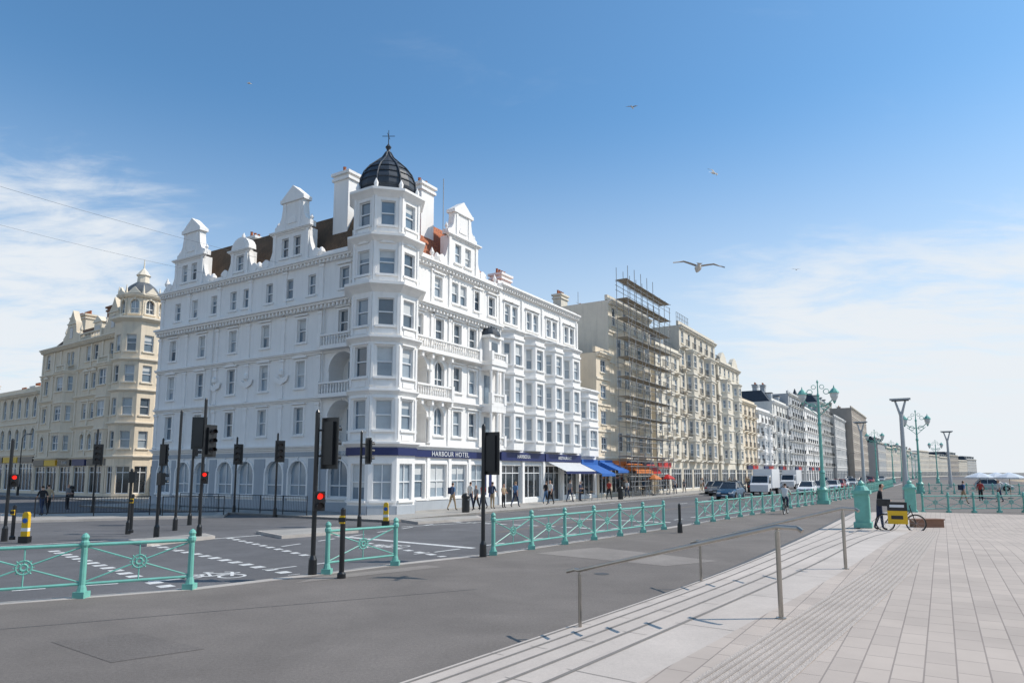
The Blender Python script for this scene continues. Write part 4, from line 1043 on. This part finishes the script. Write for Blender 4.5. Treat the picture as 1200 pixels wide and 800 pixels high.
# ============================ VEHICLES ============================
def car(p, d, m, L=4.3, W=1.78, Hc=1.5, z=-.12, suv=False):
    B = Build('car', p, d, None, z); hw = W/2; g = .2; bl = .92 if not suv else 1.02
    st = [(-L/2, .42, .72, .86), (-L/2+.12, .3, bl-.02, .95), (-L/2+.7, g, bl+.04, 1), (0, g, bl+.02, 1), (L/2-1.15, g, bl-.02, 1), (L/2-.35, g, bl-.16, .97), (L/2-.05, .3, .66, .88), (L/2, .36, .55, .84)]
    vs = []; fs = []
    for x, zb, zt, k in st:
        w = hw*k
        vs += [(x, -w*.93, zb), (x, -w, zb+(zt-zb)*.45), (x, -w*.97, zt-.08), (x, -w*.86, zt), (x, w*.86, zt), (x, w*.97, zt-.08), (x, w, zb+(zt-zb)*.45), (x, w*.93, zb)]
    for i in range(len(st)-1):
        for j in range(8): fs.append((i*8+j, i*8+(j+1) % 8, (i+1)*8+(j+1) % 8, (i+1)*8+j))
    fs += [tuple(range(8)), tuple(range(len(vs)-8, len(vs)))]
    B.mesh('body', m, vs, fs)
    x0, x1, x2, x3 = (-L/2+.15, -L/2+.75, L/2-1.95, L/2-1.2)
    wb, wt = hw*.86, hw*.68; T_ = Hc
    lo = [(x0, -wb, bl), (x3, -wb, bl-.02), (x3, wb, bl-.02), (x0, wb, bl)]; hi = [(x1, -wt, T_-.04), (x2, -wt, T_-.04), (x2, wt, T_-.04), (x1, wt, T_-.04)]
    B.mesh('glazing', 'glass_shop', lo+hi, [(0, 1, 5, 4), (1, 2, 6, 5), (2, 3, 7, 6), (3, 0, 4, 7)])
    B.slab('roof_panel', m, [(x1-.03, -wt-.02), (x2+.03, -wt-.02), (x2+.03, wt+.02), (x1-.03, wt+.02)], T_-.05, T_)
    for sg in (-1, 1):
        B.tube('pillars', m, (x3, sg*wb, bl), (x2, sg*wt, T_-.03), .035, 5); B.tube('pillars', m, (x0, sg*wb, bl), (x1, sg*wt, T_-.03), .06, 5)
        xm = (x1+x2)/2; B.tube('pillars', m, (xm-.05, sg*wb*1.0, bl), (xm-.05, sg*wt, T_-.03), .04, 5)
        for xw in (-L/2+.78, L/2-.82):
            B.tube('wheel_arches', 'tyre', (xw, sg*(hw-.25), .34), (xw, sg*(hw+.004), .34), .38, 16)
            B.tube('wheels', 'tyre', (xw, sg*(hw-.2), .32), (xw, sg*(hw+.02), .32), .32, 16); B.tube('rims', 'rim', (xw, sg*(hw), .32), (xw, sg*(hw+.03), .32), .2, 10)
        B.box('headlamps', 'headlamp', L/2-.14, L/2-.005, sg*hw*.6-.16, sg*hw*.6+.16, .56, .7)
        B.box('tail_lamps', 'red', -L/2-.01, -L/2+.1, sg*hw*.68-.12, sg*hw*.68+.12, .68, .84)
        B.box('mirrors', m, x3-.25, x3-.1, sg*(hw+.02)-.08, sg*(hw+.02)+.08, bl, bl+.13)
    B.box('number_plate', 'car_white', L/2-.02, L/2+.012, -.25, .25, .38, .48); B.box('grille', 'black_paint', L/2-.04, L/2+.006, -.45, .45, .5, .58)
    B.finish()
def van(p, d, m='car_white', L=6.2, W=2.1, Hc=2.9, z=-.12, name='box_truck'):
    B = Build(name, p, d, None, z); hw = W/2
    B.box('cargo_box', m, -L/2, L/2-1.9, -hw, hw, .75, Hc); B.box('chassis', 'black_paint', -L/2+.1, L/2-.2, -hw*.8, hw*.8, .45, .74)
    B.prism('cab', m, [(L/2-1.85, .4), (L/2, .4), (L/2, 1.15), (L/2-.35, 1.35), (L/2-.85, 2.15), (L/2-1.85, 2.2)], -hw*.92, hw*.92)
    B.prism('cab_glass', 'glass_shop', [(L/2-1.55, 1.3), (L/2-.5, 1.3), (L/2-.92, 2.0), (L/2-1.55, 2.0)], -hw*.93, hw*.93)
    B.mesh('windscreen', 'glass_shop', [(L/2-.36, -hw*.8, 1.4), (L/2-.36, hw*.8, 1.4), (L/2-.82, hw*.75, 2.13), (L/2-.82, -hw*.75, 2.13)], [(0, 1, 2, 3)])
    for sg in (-1, 1):
        for xw in (-L/2+1.1, L/2-1.0):
            B.tube('wheels', 'tyre', (xw, sg*(hw-.25), .38), (xw, sg*(hw+.01), .38), .38, 16); B.tube('rims', 'rim', (xw, sg*hw, .38), (xw, sg*(hw+.02), .38), .2, 10)
        B.box('headlamps', 'headlamp', L/2-.05, L/2+.01, sg*.7-.15, sg*.7+.15, .75, .95)
    B.box('rear_doors', 'car_silver', -L/2-.02, -L/2, -hw*.9, hw*.9, .85, Hc-.1); B.finish()
DB = -D1
car(ST(36, 11.2), DB, 'car_blue', suv=True, Hc=1.62, L=4.5); car(ST(46, 7.6), DB, 'car_grey', suv=True, Hc=1.6)
van(ST(52, 11), DB); car(ST(55, 15), DB, 'car_white'); car(ST(51, 5.7), D1, 'car_silver'); car(ST(63, 15.3), DB, 'car_silver')
car(ST(72, 15.6), DB, 'car_white'); car(ST(62, 8), D1, 'car_black'); car(ST(60, 5.7), D1, 'car_grey'); car(ST(72, 8), D1, 'car_blue'); van(ST(84, 8.2), DB, name='delivery_van')
car(ST(84, 15), DB, 'car_red'); car(ST(98, 14), DB, 'car_white'); car(ST(112, 14), DB, 'car_silver'); car(ST(122, 8), D1, 'car_blue')
car(ST(134, 14), DB, 'car_black'); car(ST(150, 14), DB, 'car_red'); car(ST(166, 8), DB, 'car_white'); car(ST(186, 14), DB, 'car_silver'); car(ST(205, 9), DB, 'car_grey')
for i in range(5): car(ST(80+7*i, 34+i*.3), NR, random.choice(['car_white', 'car_silver', 'car_grey', 'car_blue']), z=0)

# ============================ PEOPLE ============================
def person(p, heading, h=1.74, top='cloth_navy', legs='cloth_black', hair='hair', stride=.0, z=0., bag=None, bend=0.0, arms='swing', name='pedestrian', seat=False):
    k = h/1.76; s = stride
    V = [(0, 0, .96), (0, .01, 1.12), (0, .0+bend*.3, 1.34), (0, .0+bend*.5, 1.5), (0, .02+bend*.55, 1.585), (0, .03+bend*.6, 1.68), (0, .02+bend*.6, 1.73)]
    R = [(.15, .105), (.135, .095), (.165, .105), (.058, .058), (.072, .082), (.078, .092), (.06, .07)]
    E = [(0, 1), (1, 2), (2, 3), (3, 4), (4, 5), (5, 6)]; Lb = ['t', 't', 'n', 'n', 'h', 'h']
    def add(v, r, par, lab): V.append(v); R.append((r, r)); E.append((par, len(V)-1)); Lb.append(lab); return len(V)-1
    hands = []
    for sg in (-1, 1):
        sw = sg*s
        a = add((sg*.175, bend*.35, 1.42), .062, 2, 't')
        if arms == 'hold': pe, pw, ph_ = (sg*.22, .06, 1.15), (sg*.13, .28, 1.08), (sg*.08, .36, 1.1)
        elif arms == 'bars': pe, pw, ph_ = (sg*.24, .25+bend*.3, 1.2), (sg*.22, .48, 1.08), (sg*.22, .56, 1.07)
        else: pe, pw, ph_ = (sg*.225, -.35*sw-.02, 1.15), (sg*.235, -.6*sw+.06, .92), (sg*.232, -.66*sw+.08, .84)
        e = add(pe, .045, a, 't'); w = add(pw, .03, e, 's'); hd = add(ph_, .036, w, 's'); hands.append((sg, Vector(pw), Vector(ph_)))
        hp = add((sg*.085, 0, .9), .098, 0, 'l')
        if seat: kn, an, to = (sg*.1, .36, .72+sg*.1), (sg*.1, .22, .33+sg*.12), (sg*.1, .36, .28+sg*.12)
        else:
            kn = (sg*.095, sw*.55+.03*abs(s), .5); an = (sg*.1, sw*1.0-.05*abs(s)-(.1 if sw < 0 else 0), .09+(.06 if sw < -.1 else 0)); to = (sg*.11, an[1]+.15, .045)
        kk = add(kn, .062, hp, 'l'); aa = add(an, .042, kk, 'l'); add(to, .04, aa, 'f')
    me = bpy.data.meshes.new('sk'); me.from_pydata([(x*k, y*k, q_*k) for x, y, q_ in V], E, [])
    ob = bpy.data.objects.new('sk', me); COL.objects.link(ob)
    md = ob.modifiers.new('s', 'SKIN')
    for i, r in enumerate(R):
        sv = me.skin_vertices[0].data[i]; sv.radius = (r[0]*k, r[1]*k); sv.use_root = (i == 0)
    md.branch_smoothing = .3
    ob.modifiers.new('ss', 'SUBSURF').levels = 1
    dg = bpy.context.evaluated_depsgraph_get(); ev = ob.evaluated_get(dg); nm = bpy.data.meshes.new_from_object(ev)
    bpy.data.objects.remove(ob)
    order = ['skin', top, legs, hair, 'cloth_black']
    nm.materials.clear()
    for o_ in order: nm.materials.append(MATS[o_])
    segs = [(Vector(V[a])*k, Vector(V[b])*k, l) for (a, b), l in zip(E, Lb)]
    for f in nm.polygons:
        c = Vector(f.center); best = None
        for a, b, l in segs:
            ab = b-a; t = max(0, min(1, (c-a).dot(ab)/ab.length_squared)); dd = (c-(a+ab*t)).length
            if best is None or dd < best[0]: best = (dd, l)
        l = best[1]; zz = c.z/k
        if l == 't': mi = 1 if zz > .93 else 2
        elif l == 'n': mi = 1 if zz < 1.47 else 0
        elif l == 's': mi = 0
        elif l == 'h': mi = 3 if (zz > 1.72 or (c.y/k < .02+bend*.6 and zz > 1.58)) else 0
        elif l == 'f': mi = 4
        else: mi = 2
        f.material_index = mi; f.use_smooth = True
    nm.name = 'body'
    body = bpy.data.objects.new('body', nm); COL.objects.link(body)
    hd = Vector(yaw(heading)); side = Vector((hd.y, -hd.x))
    root = bpy.data.objects.new(name, None); COL.objects.link(root); body.parent = root
    B = Build('x', (0, 0), (1, 0), (0, 1))
    for sg, w, hh in hands:
        d = (hh-w).normalized(); sv = Vector((0, 1, 0)) if abs(d.y) < .7 else Vector((1, 0, 0))
        for i in range(4):
            b0_ = hh+sv*(.027-.018*i)+d*.02; m1 = b0_+d*.045; e1 = m1+d*.03*(1-.12*abs(i-1))+Vector((-sg*.012, 0, 0))
            B.tube('fingers', 'skin', tuple(b0_*k), tuple(m1*k), .0095, 5, .0085); B.tube('fingers', 'skin', tuple(m1*k), tuple(e1*k), .0085, 5, .006)
        b0_ = w.lerp(hh, .4)+sv*.03; B.tube('fingers', 'skin', tuple(b0_*k), tuple((b0_+d*.05+sv*.025)*k), .011, 5, .008)
    hy = bend*.6
    for sg in (-1, 1):
        B.lathe('ears', 'skin', sg*.082*k, (.02+hy)*k, [(.008, 1.61*k), (.016, 1.63*k), (.016, 1.655*k), (.006, 1.67*k)], 6)
        B.lathe('eyes', 'cloth_black', sg*.03*k, (.112+hy)*k, [(.003, 1.648*k), (.009, 1.655*k), (.003, 1.662*k)], 6)
    B.tube('nose', 'skin', (0, (.105+hy)*k, 1.65*k), (0, (.13+hy)*k, 1.615*k), .007, 5, .014); B.box('mouth', 'cloth_red', -.022*k, .022*k, (.1+hy)*k, (.108+hy)*k, 1.588*k, 1.594*k)
    if bag: B.box('bag', bag, -.15, .15, -.3, -.12, 1.05, 1.45)
    r2 = B.finish()
    for ch in list(r2.children): ch.parent = root
    bpy.data.objects.remove(r2)
    M = Matrix(((side.x, hd.x, 0), (side.y, hd.y, 0), (0, 0, 1))).to_4x4(); M.translation = Vector((p[0], p[1], z))
    root.matrix_world = M
    return root
th1 = math.atan2(D1.y, D1.x)
clo = ['cloth_navy', 'cloth_white', 'cloth_grey', 'cloth_red', 'cloth_blue', 'cloth_tan', 'cloth_black']
PP = [(435, 602, 0, 'cloth_black', 'cloth_grey', .3), (530, 598, th1, 'cloth_blue', 'cloth_tan', .25), (551, 597, th1, 'cloth_white', 'cloth_navy', .2), (558, 598, th1+3, 'cloth_grey', 'cloth_black', .2),
      (566, 596, th1+3.1, 'cloth_red', 'cloth_navy', .25), (577, 596, th1, 'cloth_navy', 'cloth_tan', .0), (590, 595, -.8, 'cloth_tan', 'cloth_black', .0), (604, 594, th1, 'cloth_blue', 'cloth_navy', .3), (640, 590, th1, 'cloth_black', 'cloth_blue', .2),
      (645, 591, th1+3, 'cloth_white', 'cloth_black', .2), (668, 588, th1, 'cloth_grey', 'cloth_navy', .3), (680, 587, -.5, 'cloth_navy', 'cloth_navy', 0), (714, 585, th1, 'cloth_red', 'cloth_black', .25), (735, 583, th1+3, 'cloth_white', 'cloth_navy', .2),
      (48, 604, 2.6, 'cloth_black', 'cloth_navy', .3), (55, 603, 2.6, 'cloth_tan', 'cloth_black', .2), (78, 597, 0, 'cloth_grey', 'cloth_black', 0), (1130, 590, 0, 'cloth_blue', 'cloth_tan', .2), (1150, 587, 1, 'cloth_red', 'cloth_black', .2), (1172, 588, 3, 'cloth_white', 'cloth_navy', .1)]
for i, (px, py, hdg, a, b, s) in enumerate(PP):
    person(gp(px, py), hdg, random.uniform(1.62, 1.84), a, b, random.choice(['hair', 'hair', 'hair_fair']), s, arms='hold' if s == 0 else 'swing', bag='cloth_navy' if i % 4 == 1 else None)
for i in range(10): person(ST(34+i*5.3, random.uniform(1.2, 3.8)), th1+(pi if i % 2 else 0), random.uniform(1.6, 1.85), random.choice(clo), random.choice(['cloth_black', 'cloth_navy', 'cloth_tan']), 'hair', .25)
person(gp(1032, 621, .12), radians(-20), 1.86, 'cloth_black', 'cloth_navy', 'hair', .08, arms='hold', bend=.15, z=.12)

# bicycles
def bicycle(p, d, z=0., frame='black_paint', name='bicycle', cargo=False):
    B = Build(name, p, d, None, z)
    for x in (-.52, .52):
        B.ring('wheels', 'tyre', (x, 0, .34), (0, 1, 0), .33, .022, 22, 5); B.ring('rims', 'rim', (x, 0, .34), (0, 1, 0), .3, .01, 18, 4)
        for i in range(8): B.tube('spokes', 'rim', (x, 0, .34), (x+.3*cos(i*pi/4), 0, .34+.3*sin(i*pi/4)), .004, 3)
    for a, b in (((-.52, .34), (-.08, .3)), ((-.08, .3), (-.22, .85)), ((-.08, .3), (.36, .78)), ((-.2, .78), (.36, .82)), ((-.52, .34), (-.2, .78)), ((.36, .88), (.52, .34)), ((.36, .88), (.33, 1.02))):
        B.tube('frame', frame, (a[0], 0, a[1]), (b[0], 0, b[1]), .018, 6)
    B.tube('handlebar', frame, (.36, -.24, 1.04), (.36, .24, 1.04), .015); B.box('saddle', 'black_paint', -.36, -.1, -.07, .07, .86, .92)
    if cargo:
        B.box('advert_board', 'yellow', -.42, .25, -.34, -.29, .32, .82); B.box('advert_panel', 'black_paint', -.42, .25, -.35, -.29, .82, 1.15); B.box('crate', 'black_paint', -.75, -.3, -.22, .22, .98, 1.25)
        B.box('advert_print', 'car_white', -.34, .15, -.356, -.351, .95, 1.05); B.box('advert_print', 'black_paint', -.3, .1, -.346, -.341, .5, .64)
        B.tube('brackets', 'black_paint', (-.2, -.3, .8), (-.2, 0, .8), .015); B.tube('brackets', 'black_paint', (.1, -.3, .6), (.1, 0, .5), .015)
    B.finish()
cp = gp(921, 602, 0); bicycle(cp, D1, 0.0); person(tuple(Vector(cp)-D1*.12), th1, 1.78, 'cloth_white', 'cloth_navy', 'hair', 0, arms='bars', bend=.35, name='cyclist', seat=True, z=.02)
bicycle(gp(1056, 623, .12), (1, -.55), .12, cargo=True)
B = Build('brick_planter_wall', gp(1074, 618, .12), (1, .05)); B.box('wall', 'brickbrown', 0, 1.2, 0, .45, 0, .42); B.box('coping', 'brickbrown', -.03, 1.23, -.03, .48, .42, .47); B.finish()

# ============================ PARASOLS / AWNINGS ============================
def parasol(p, m, h=2.5, r=1.25):
    B = Build('parasol', p); B.tube('pole', 'wood', (0, 0, 0), (0, 0, h), .025); B.lathe('canopy', m, 0, 0, [(r, h-.55), (r, h-.45), (r*.55, h-.2), (.05, h)], 8); B.lathe('base', 'lead', 0, 0, [(.25, 0), (.22, .08)], 10); B.finish()
for u, m in ((38.8, 'orange'), (43, 'red')): parasol(ST(u, 2.6), m, 2.2, .8)
for x, y in ((1150, 583), (1170, 583), (1185, 584)): parasol(gp(x, y), 'car_white', 2.4)
def awn(u0, u1, m, z=3.1, name='shop_awning', dp=2.1):
    B = Build(name, ST(0, 0), D1, D2); B.face('canvas', m, [(u0, -.3, z), (u1, -.3, z), (u1, -dp, z-.8), (u0, -dp, z-.8)]); B.box('valance', m, u0, u1, -dp-.03, -dp, z-1.05, z-.8)
    for u in (u0, u1): B.face('canvas', m, [(u, -.3, z), (u, -dp, z-.8), (u, -.3, z-.8)])
    B.finish()
awn(26.8, 29.8, 'blue'); awn(30.5, 33.1, 'blue', 3.4); awn(36.5, 41.2, 'orange', 3.35, dp=1.6); awn(42.4, 45, 'red', 3.3, dp=1.2)
def cafe_table(p):
    B = Build('cafe_table', p); B.lathe('top', 'wood', 0, 0, [(.35, .72), (.35, .75)], 12); B.tube('leg', 'galv', (0, 0, 0), (0, 0, .72), .03)
    for a in (0, 2.1, 4.2):
        x, y = .65*cos(a), .65*sin(a); B.box('chairs', 'car_silver', x-.2, x+.2, y-.2, y+.2, .43, .46)
        for sx in (-.18, .18):
            for sy in (-.18, .18): B.tube('chairs', 'car_silver', (x+sx, y+sy, 0), (x+sx, y+sy, .44), .012, 4)
        B.box('chairs', 'car_silver', x-.2+(.38 if cos(a) > 0 else 0), x-.18+(.38 if cos(a) > 0 else 0), y-.2, y+.2, .46, .85)
    B.finish()
for u in (21.5, 24, 35.5, 38, 41, 43): cafe_table(ST(u, 2.4))

# ============================ GULLS, CABLES ============================
def gull(px, py, dist, span, hdg, flap=.25, roll=0.2):
    x = (px-600)/FP
    Yv = Vector((x*dist, 0, CAMH))+Vector((0, cos(TH), sin(TH)))*dist+Vector((0, -sin(TH), cos(TH)))*((PY0-py)/FP*dist)
    B = Build('seagull', (0, 0), (1, 0), (0, 1)); k = span/1.3
    vs = []; prof = [(-.34, .012), (-.26, .03), (-.12, .075), (.02, .09), (.14, .07), (.21, .045), (.26, .05), (.31, .035), (.34, .012)]
    n = 8; fs = []
    for x_, r in prof:
        for i in range(n): vs.append((x_*k, r*cos(2*pi*i/n)*k, r*sin(2*pi*i/n)*.9*k))
    for j in range(len(prof)-1):
        for i in range(n): fs.append((j*n+i, j*n+(i+1) % n, (j+1)*n+(i+1) % n, (j+1)*n+i))
    fs += [tuple(range(n)), tuple(range(len(vs)-n, len(vs)))]
    B.mesh('body', 'gull_white', vs, fs)
    B.tube('beak', 'yellow', (.33*k, 0, 0), (.4*k, 0, -.01*k), .012*k, 5, .004*k)
    B.mesh('tail', 'gull_white', [(-.28*k, -.03*k, 0), (-.28*k, .03*k, 0), (-.44*k, .08*k, 0), (-.44*k, -.08*k, 0)], [(0, 1, 2, 3)])
    for sg in (-1, 1):
        st = [(0.05, .13, -.11, .04), (.22, .16, -.07, .16*flap*2), (.38, .11, -.09, .10*flap*4), (.52, .0, -.12, .05*flap*4), (.65, -.16, -.17, .0)]
        v = []
        for y, xf, xb, zz in st: v += [(xf*k, sg*y*k, (zz+.03)*k), (xb*k, sg*y*k, zz*k+.01*k), (((xf+xb)/2)*k, sg*y*k, (zz+.045)*k)]
        f = []
        for i in range(len(st)-1): f += [(3*i, 3*i+3, 3*i+5, 3*i+2), (3*i+2, 3*i+5, 3*i+4, 3*i+1), (3*i, 3*i+3, 3*i+4, 3*i+1)]
        B.mesh('wings', 'gull_grey', v, f)
    r = B.finish(); r.matrix_world = Matrix.Translation(Yv) @ Matrix.Rotation(hdg, 4, 'Z') @ Matrix.Rotation(roll, 4, 'X')
gull(818, 314, 17, 1.25, radians(80), .3, .15); gull(836, 203, 55, 1.3, radians(30), .3, .8); gull(741, 126, 70, 1.3, radians(60), .3, .2); gull(292, 98, 90, 1.3, radians(20), .3, .5); gull(933, 316, 110, 1.3, 1, .3, .2)
B = Build('overhead_cable', (0, 0), (1, 0), (0, 1))
def cable(a, b, sag):
    a = Vector(a); b = Vector(b); pts = []
    for i in range(13):
        t = i/12; pts.append(tuple(a.lerp(b, t)-Vector((0, 0, sag*4*t*(1-t)))))
    B.path('wire', 'lead', pts, .008, 4)
e = ST(0, -10); f = ST(0, -16)
cable((-43, 22, 20.5), (e.x, e.y, 16.9), .6); cable((-43, 24, 18.5), (f.x, f.y, 16.8), .6)
B.finish()

# ============================ WORLD, SUN, CAMERA ============================
EL = radians(46); sd_ = Vector((1.0, .06)).normalized()
S_ = Vector((sd_.x*cos(EL), sd_.y*cos(EL), sin(EL)))
W = bpy.data.worlds.new('World'); SC.world = W; W.use_nodes = True
nt = W.node_tree; N = nt.nodes; L = nt.links; N.clear()
out = N.new('ShaderNodeOutputWorld'); bg = N.new('ShaderNodeBackground'); sky = N.new('ShaderNodeTexSky')
sky.sky_type = 'NISHITA'; sky.sun_disc = False; sky.sun_elevation = EL; sky.sun_rotation = math.atan2(sd_.x, sd_.y)
sky.air_density = 1.0; sky.dust_density = .8; sky.ozone_density = 1.4; sky.altitude = 0
bg.inputs['Strength'].default_value = .15
tint = N.new('ShaderNodeVectorMath'); tint.operation = 'MULTIPLY'; tint.inputs[1].default_value = (.66, 1.02, 1.17)
L.new(sky.outputs[0], tint.inputs[0]); L.new(tint.outputs[0], bg.inputs['Color'])
tc = N.new('ShaderNodeTexCoord'); sp = N.new('ShaderNodeSeparateXYZ'); L.new(tc.outputs['Generated'], sp.inputs[0])
def M_(op, a, b=None, clamp=False):
    n = N.new('ShaderNodeMath'); n.operation = op; n.use_clamp = clamp
    for i, v in enumerate((a, b)):
        if v is None: continue
        if isinstance(v, (int, float)): n.inputs[i].default_value = v
        else: L.new(v, n.inputs[i])
    return n.outputs[0]
def MR(v, a, b, c=0., d=1.):
    n = N.new('ShaderNodeMapRange'); n.interpolation_type = 'SMOOTHSTEP'
    L.new(v, n.inputs[0])
    for i, x in enumerate((a, b, c, d)): n.inputs[i+1].default_value = x
    return n.outputs[0]
zz = M_('ADD', M_('MAXIMUM', sp.outputs[2], 0.0), .12)
cx = M_('DIVIDE', sp.outputs[0], zz); cy = M_('DIVIDE', sp.outputs[1], zz)
cb = N.new('ShaderNodeCombineXYZ'); L.new(cx, cb.inputs[0]); L.new(cy, cb.inputs[1])
def cloud(scale, rot, msc, detail=12):
    mp = N.new('ShaderNodeMapping'); mp.inputs['Rotation'].default_value = (0, 0, radians(rot)); mp.inputs['Scale'].default_value = msc; L.new(cb.outputs[0], mp.inputs[0])
    nz = N.new('ShaderNodeTexNoise'); nz.inputs['Scale'].default_value = scale; nz.inputs['Detail'].default_value = detail; nz.inputs['Roughness'].default_value = .62; nz.inputs['Distortion'].default_value = .6
    L.new(mp.outputs[0], nz.inputs['Vector'])
    return nz.outputs['Fac']
left = M_('MULTIPLY', MR(sp.outputs[0], -.34, -.50), MR(sp.outputs[2], .46, .30)); right = M_('MULTIPLY', MR(sp.outputs[0], .14, .40), MR(sp.outputs[2], .36, .22))
reg = M_('MAXIMUM', left, right)
n1 = cloud(1.3, 25, (.9, 2.2, 1)); n2 = cloud(4.5, -10, (1.0, 1.5, 1))
nn_ = M_('ADD', M_('MULTIPLY', n1, .66), M_('MULTIPLY', n2, .34))
den = MR(M_('ADD', nn_, M_('MULTIPLY', reg, .26)), .57, .82)
den = M_('MULTIPLY', den, M_('ADD', M_('MULTIPLY', reg, .80), .14), True)
haze = MR(sp.outputs[2], .50, 0.0); hz = M_('MULTIPLY', haze, MR(sp.outputs[0], -.6, .5, .62, .98))
cov = M_('SUBTRACT', 1.0, M_('MULTIPLY', M_('SUBTRACT', 1.0, den), M_('SUBTRACT', 1.0, hz)))
bg2 = N.new('ShaderNodeBackground'); bg2.inputs['Color'].default_value = (.87, .915, .96, 1); bg2.inputs['Strength'].default_value = .95
mix = N.new('ShaderNodeMixShader'); L.new(cov, mix.inputs[0]); L.new(bg.outputs[0], mix.inputs[1]); L.new(bg2.outputs[0], mix.inputs[2]); L.new(mix.outputs[0], out.inputs[0])
sl = bpy.data.lights.new('sun', 'SUN'); sl.energy = 4.1; sl.angle = radians(.5); sl.color = (1, .92, .82)
so = bpy.data.objects.new('sun', sl); COL.objects.link(so); so.rotation_euler = S_.to_track_quat('Z', 'Y').to_euler(); so.location = (50, 0, 60)
cam = bpy.data.cameras.new('camera'); co = bpy.data.objects.new('camera', cam); COL.objects.link(co)
co.location = (0, 0, CAMH); co.rotation_euler = (radians(90)+TH, 0, 0); cam.lens = 24; cam.sensor_width = 36; cam.shift_y = 55/1200; cam.clip_end = 20000; cam.clip_start = .05
SC.camera = co
SC.view_settings.view_transform = 'Standard'; SC.view_settings.look = 'None'; SC.view_settings.exposure = 0
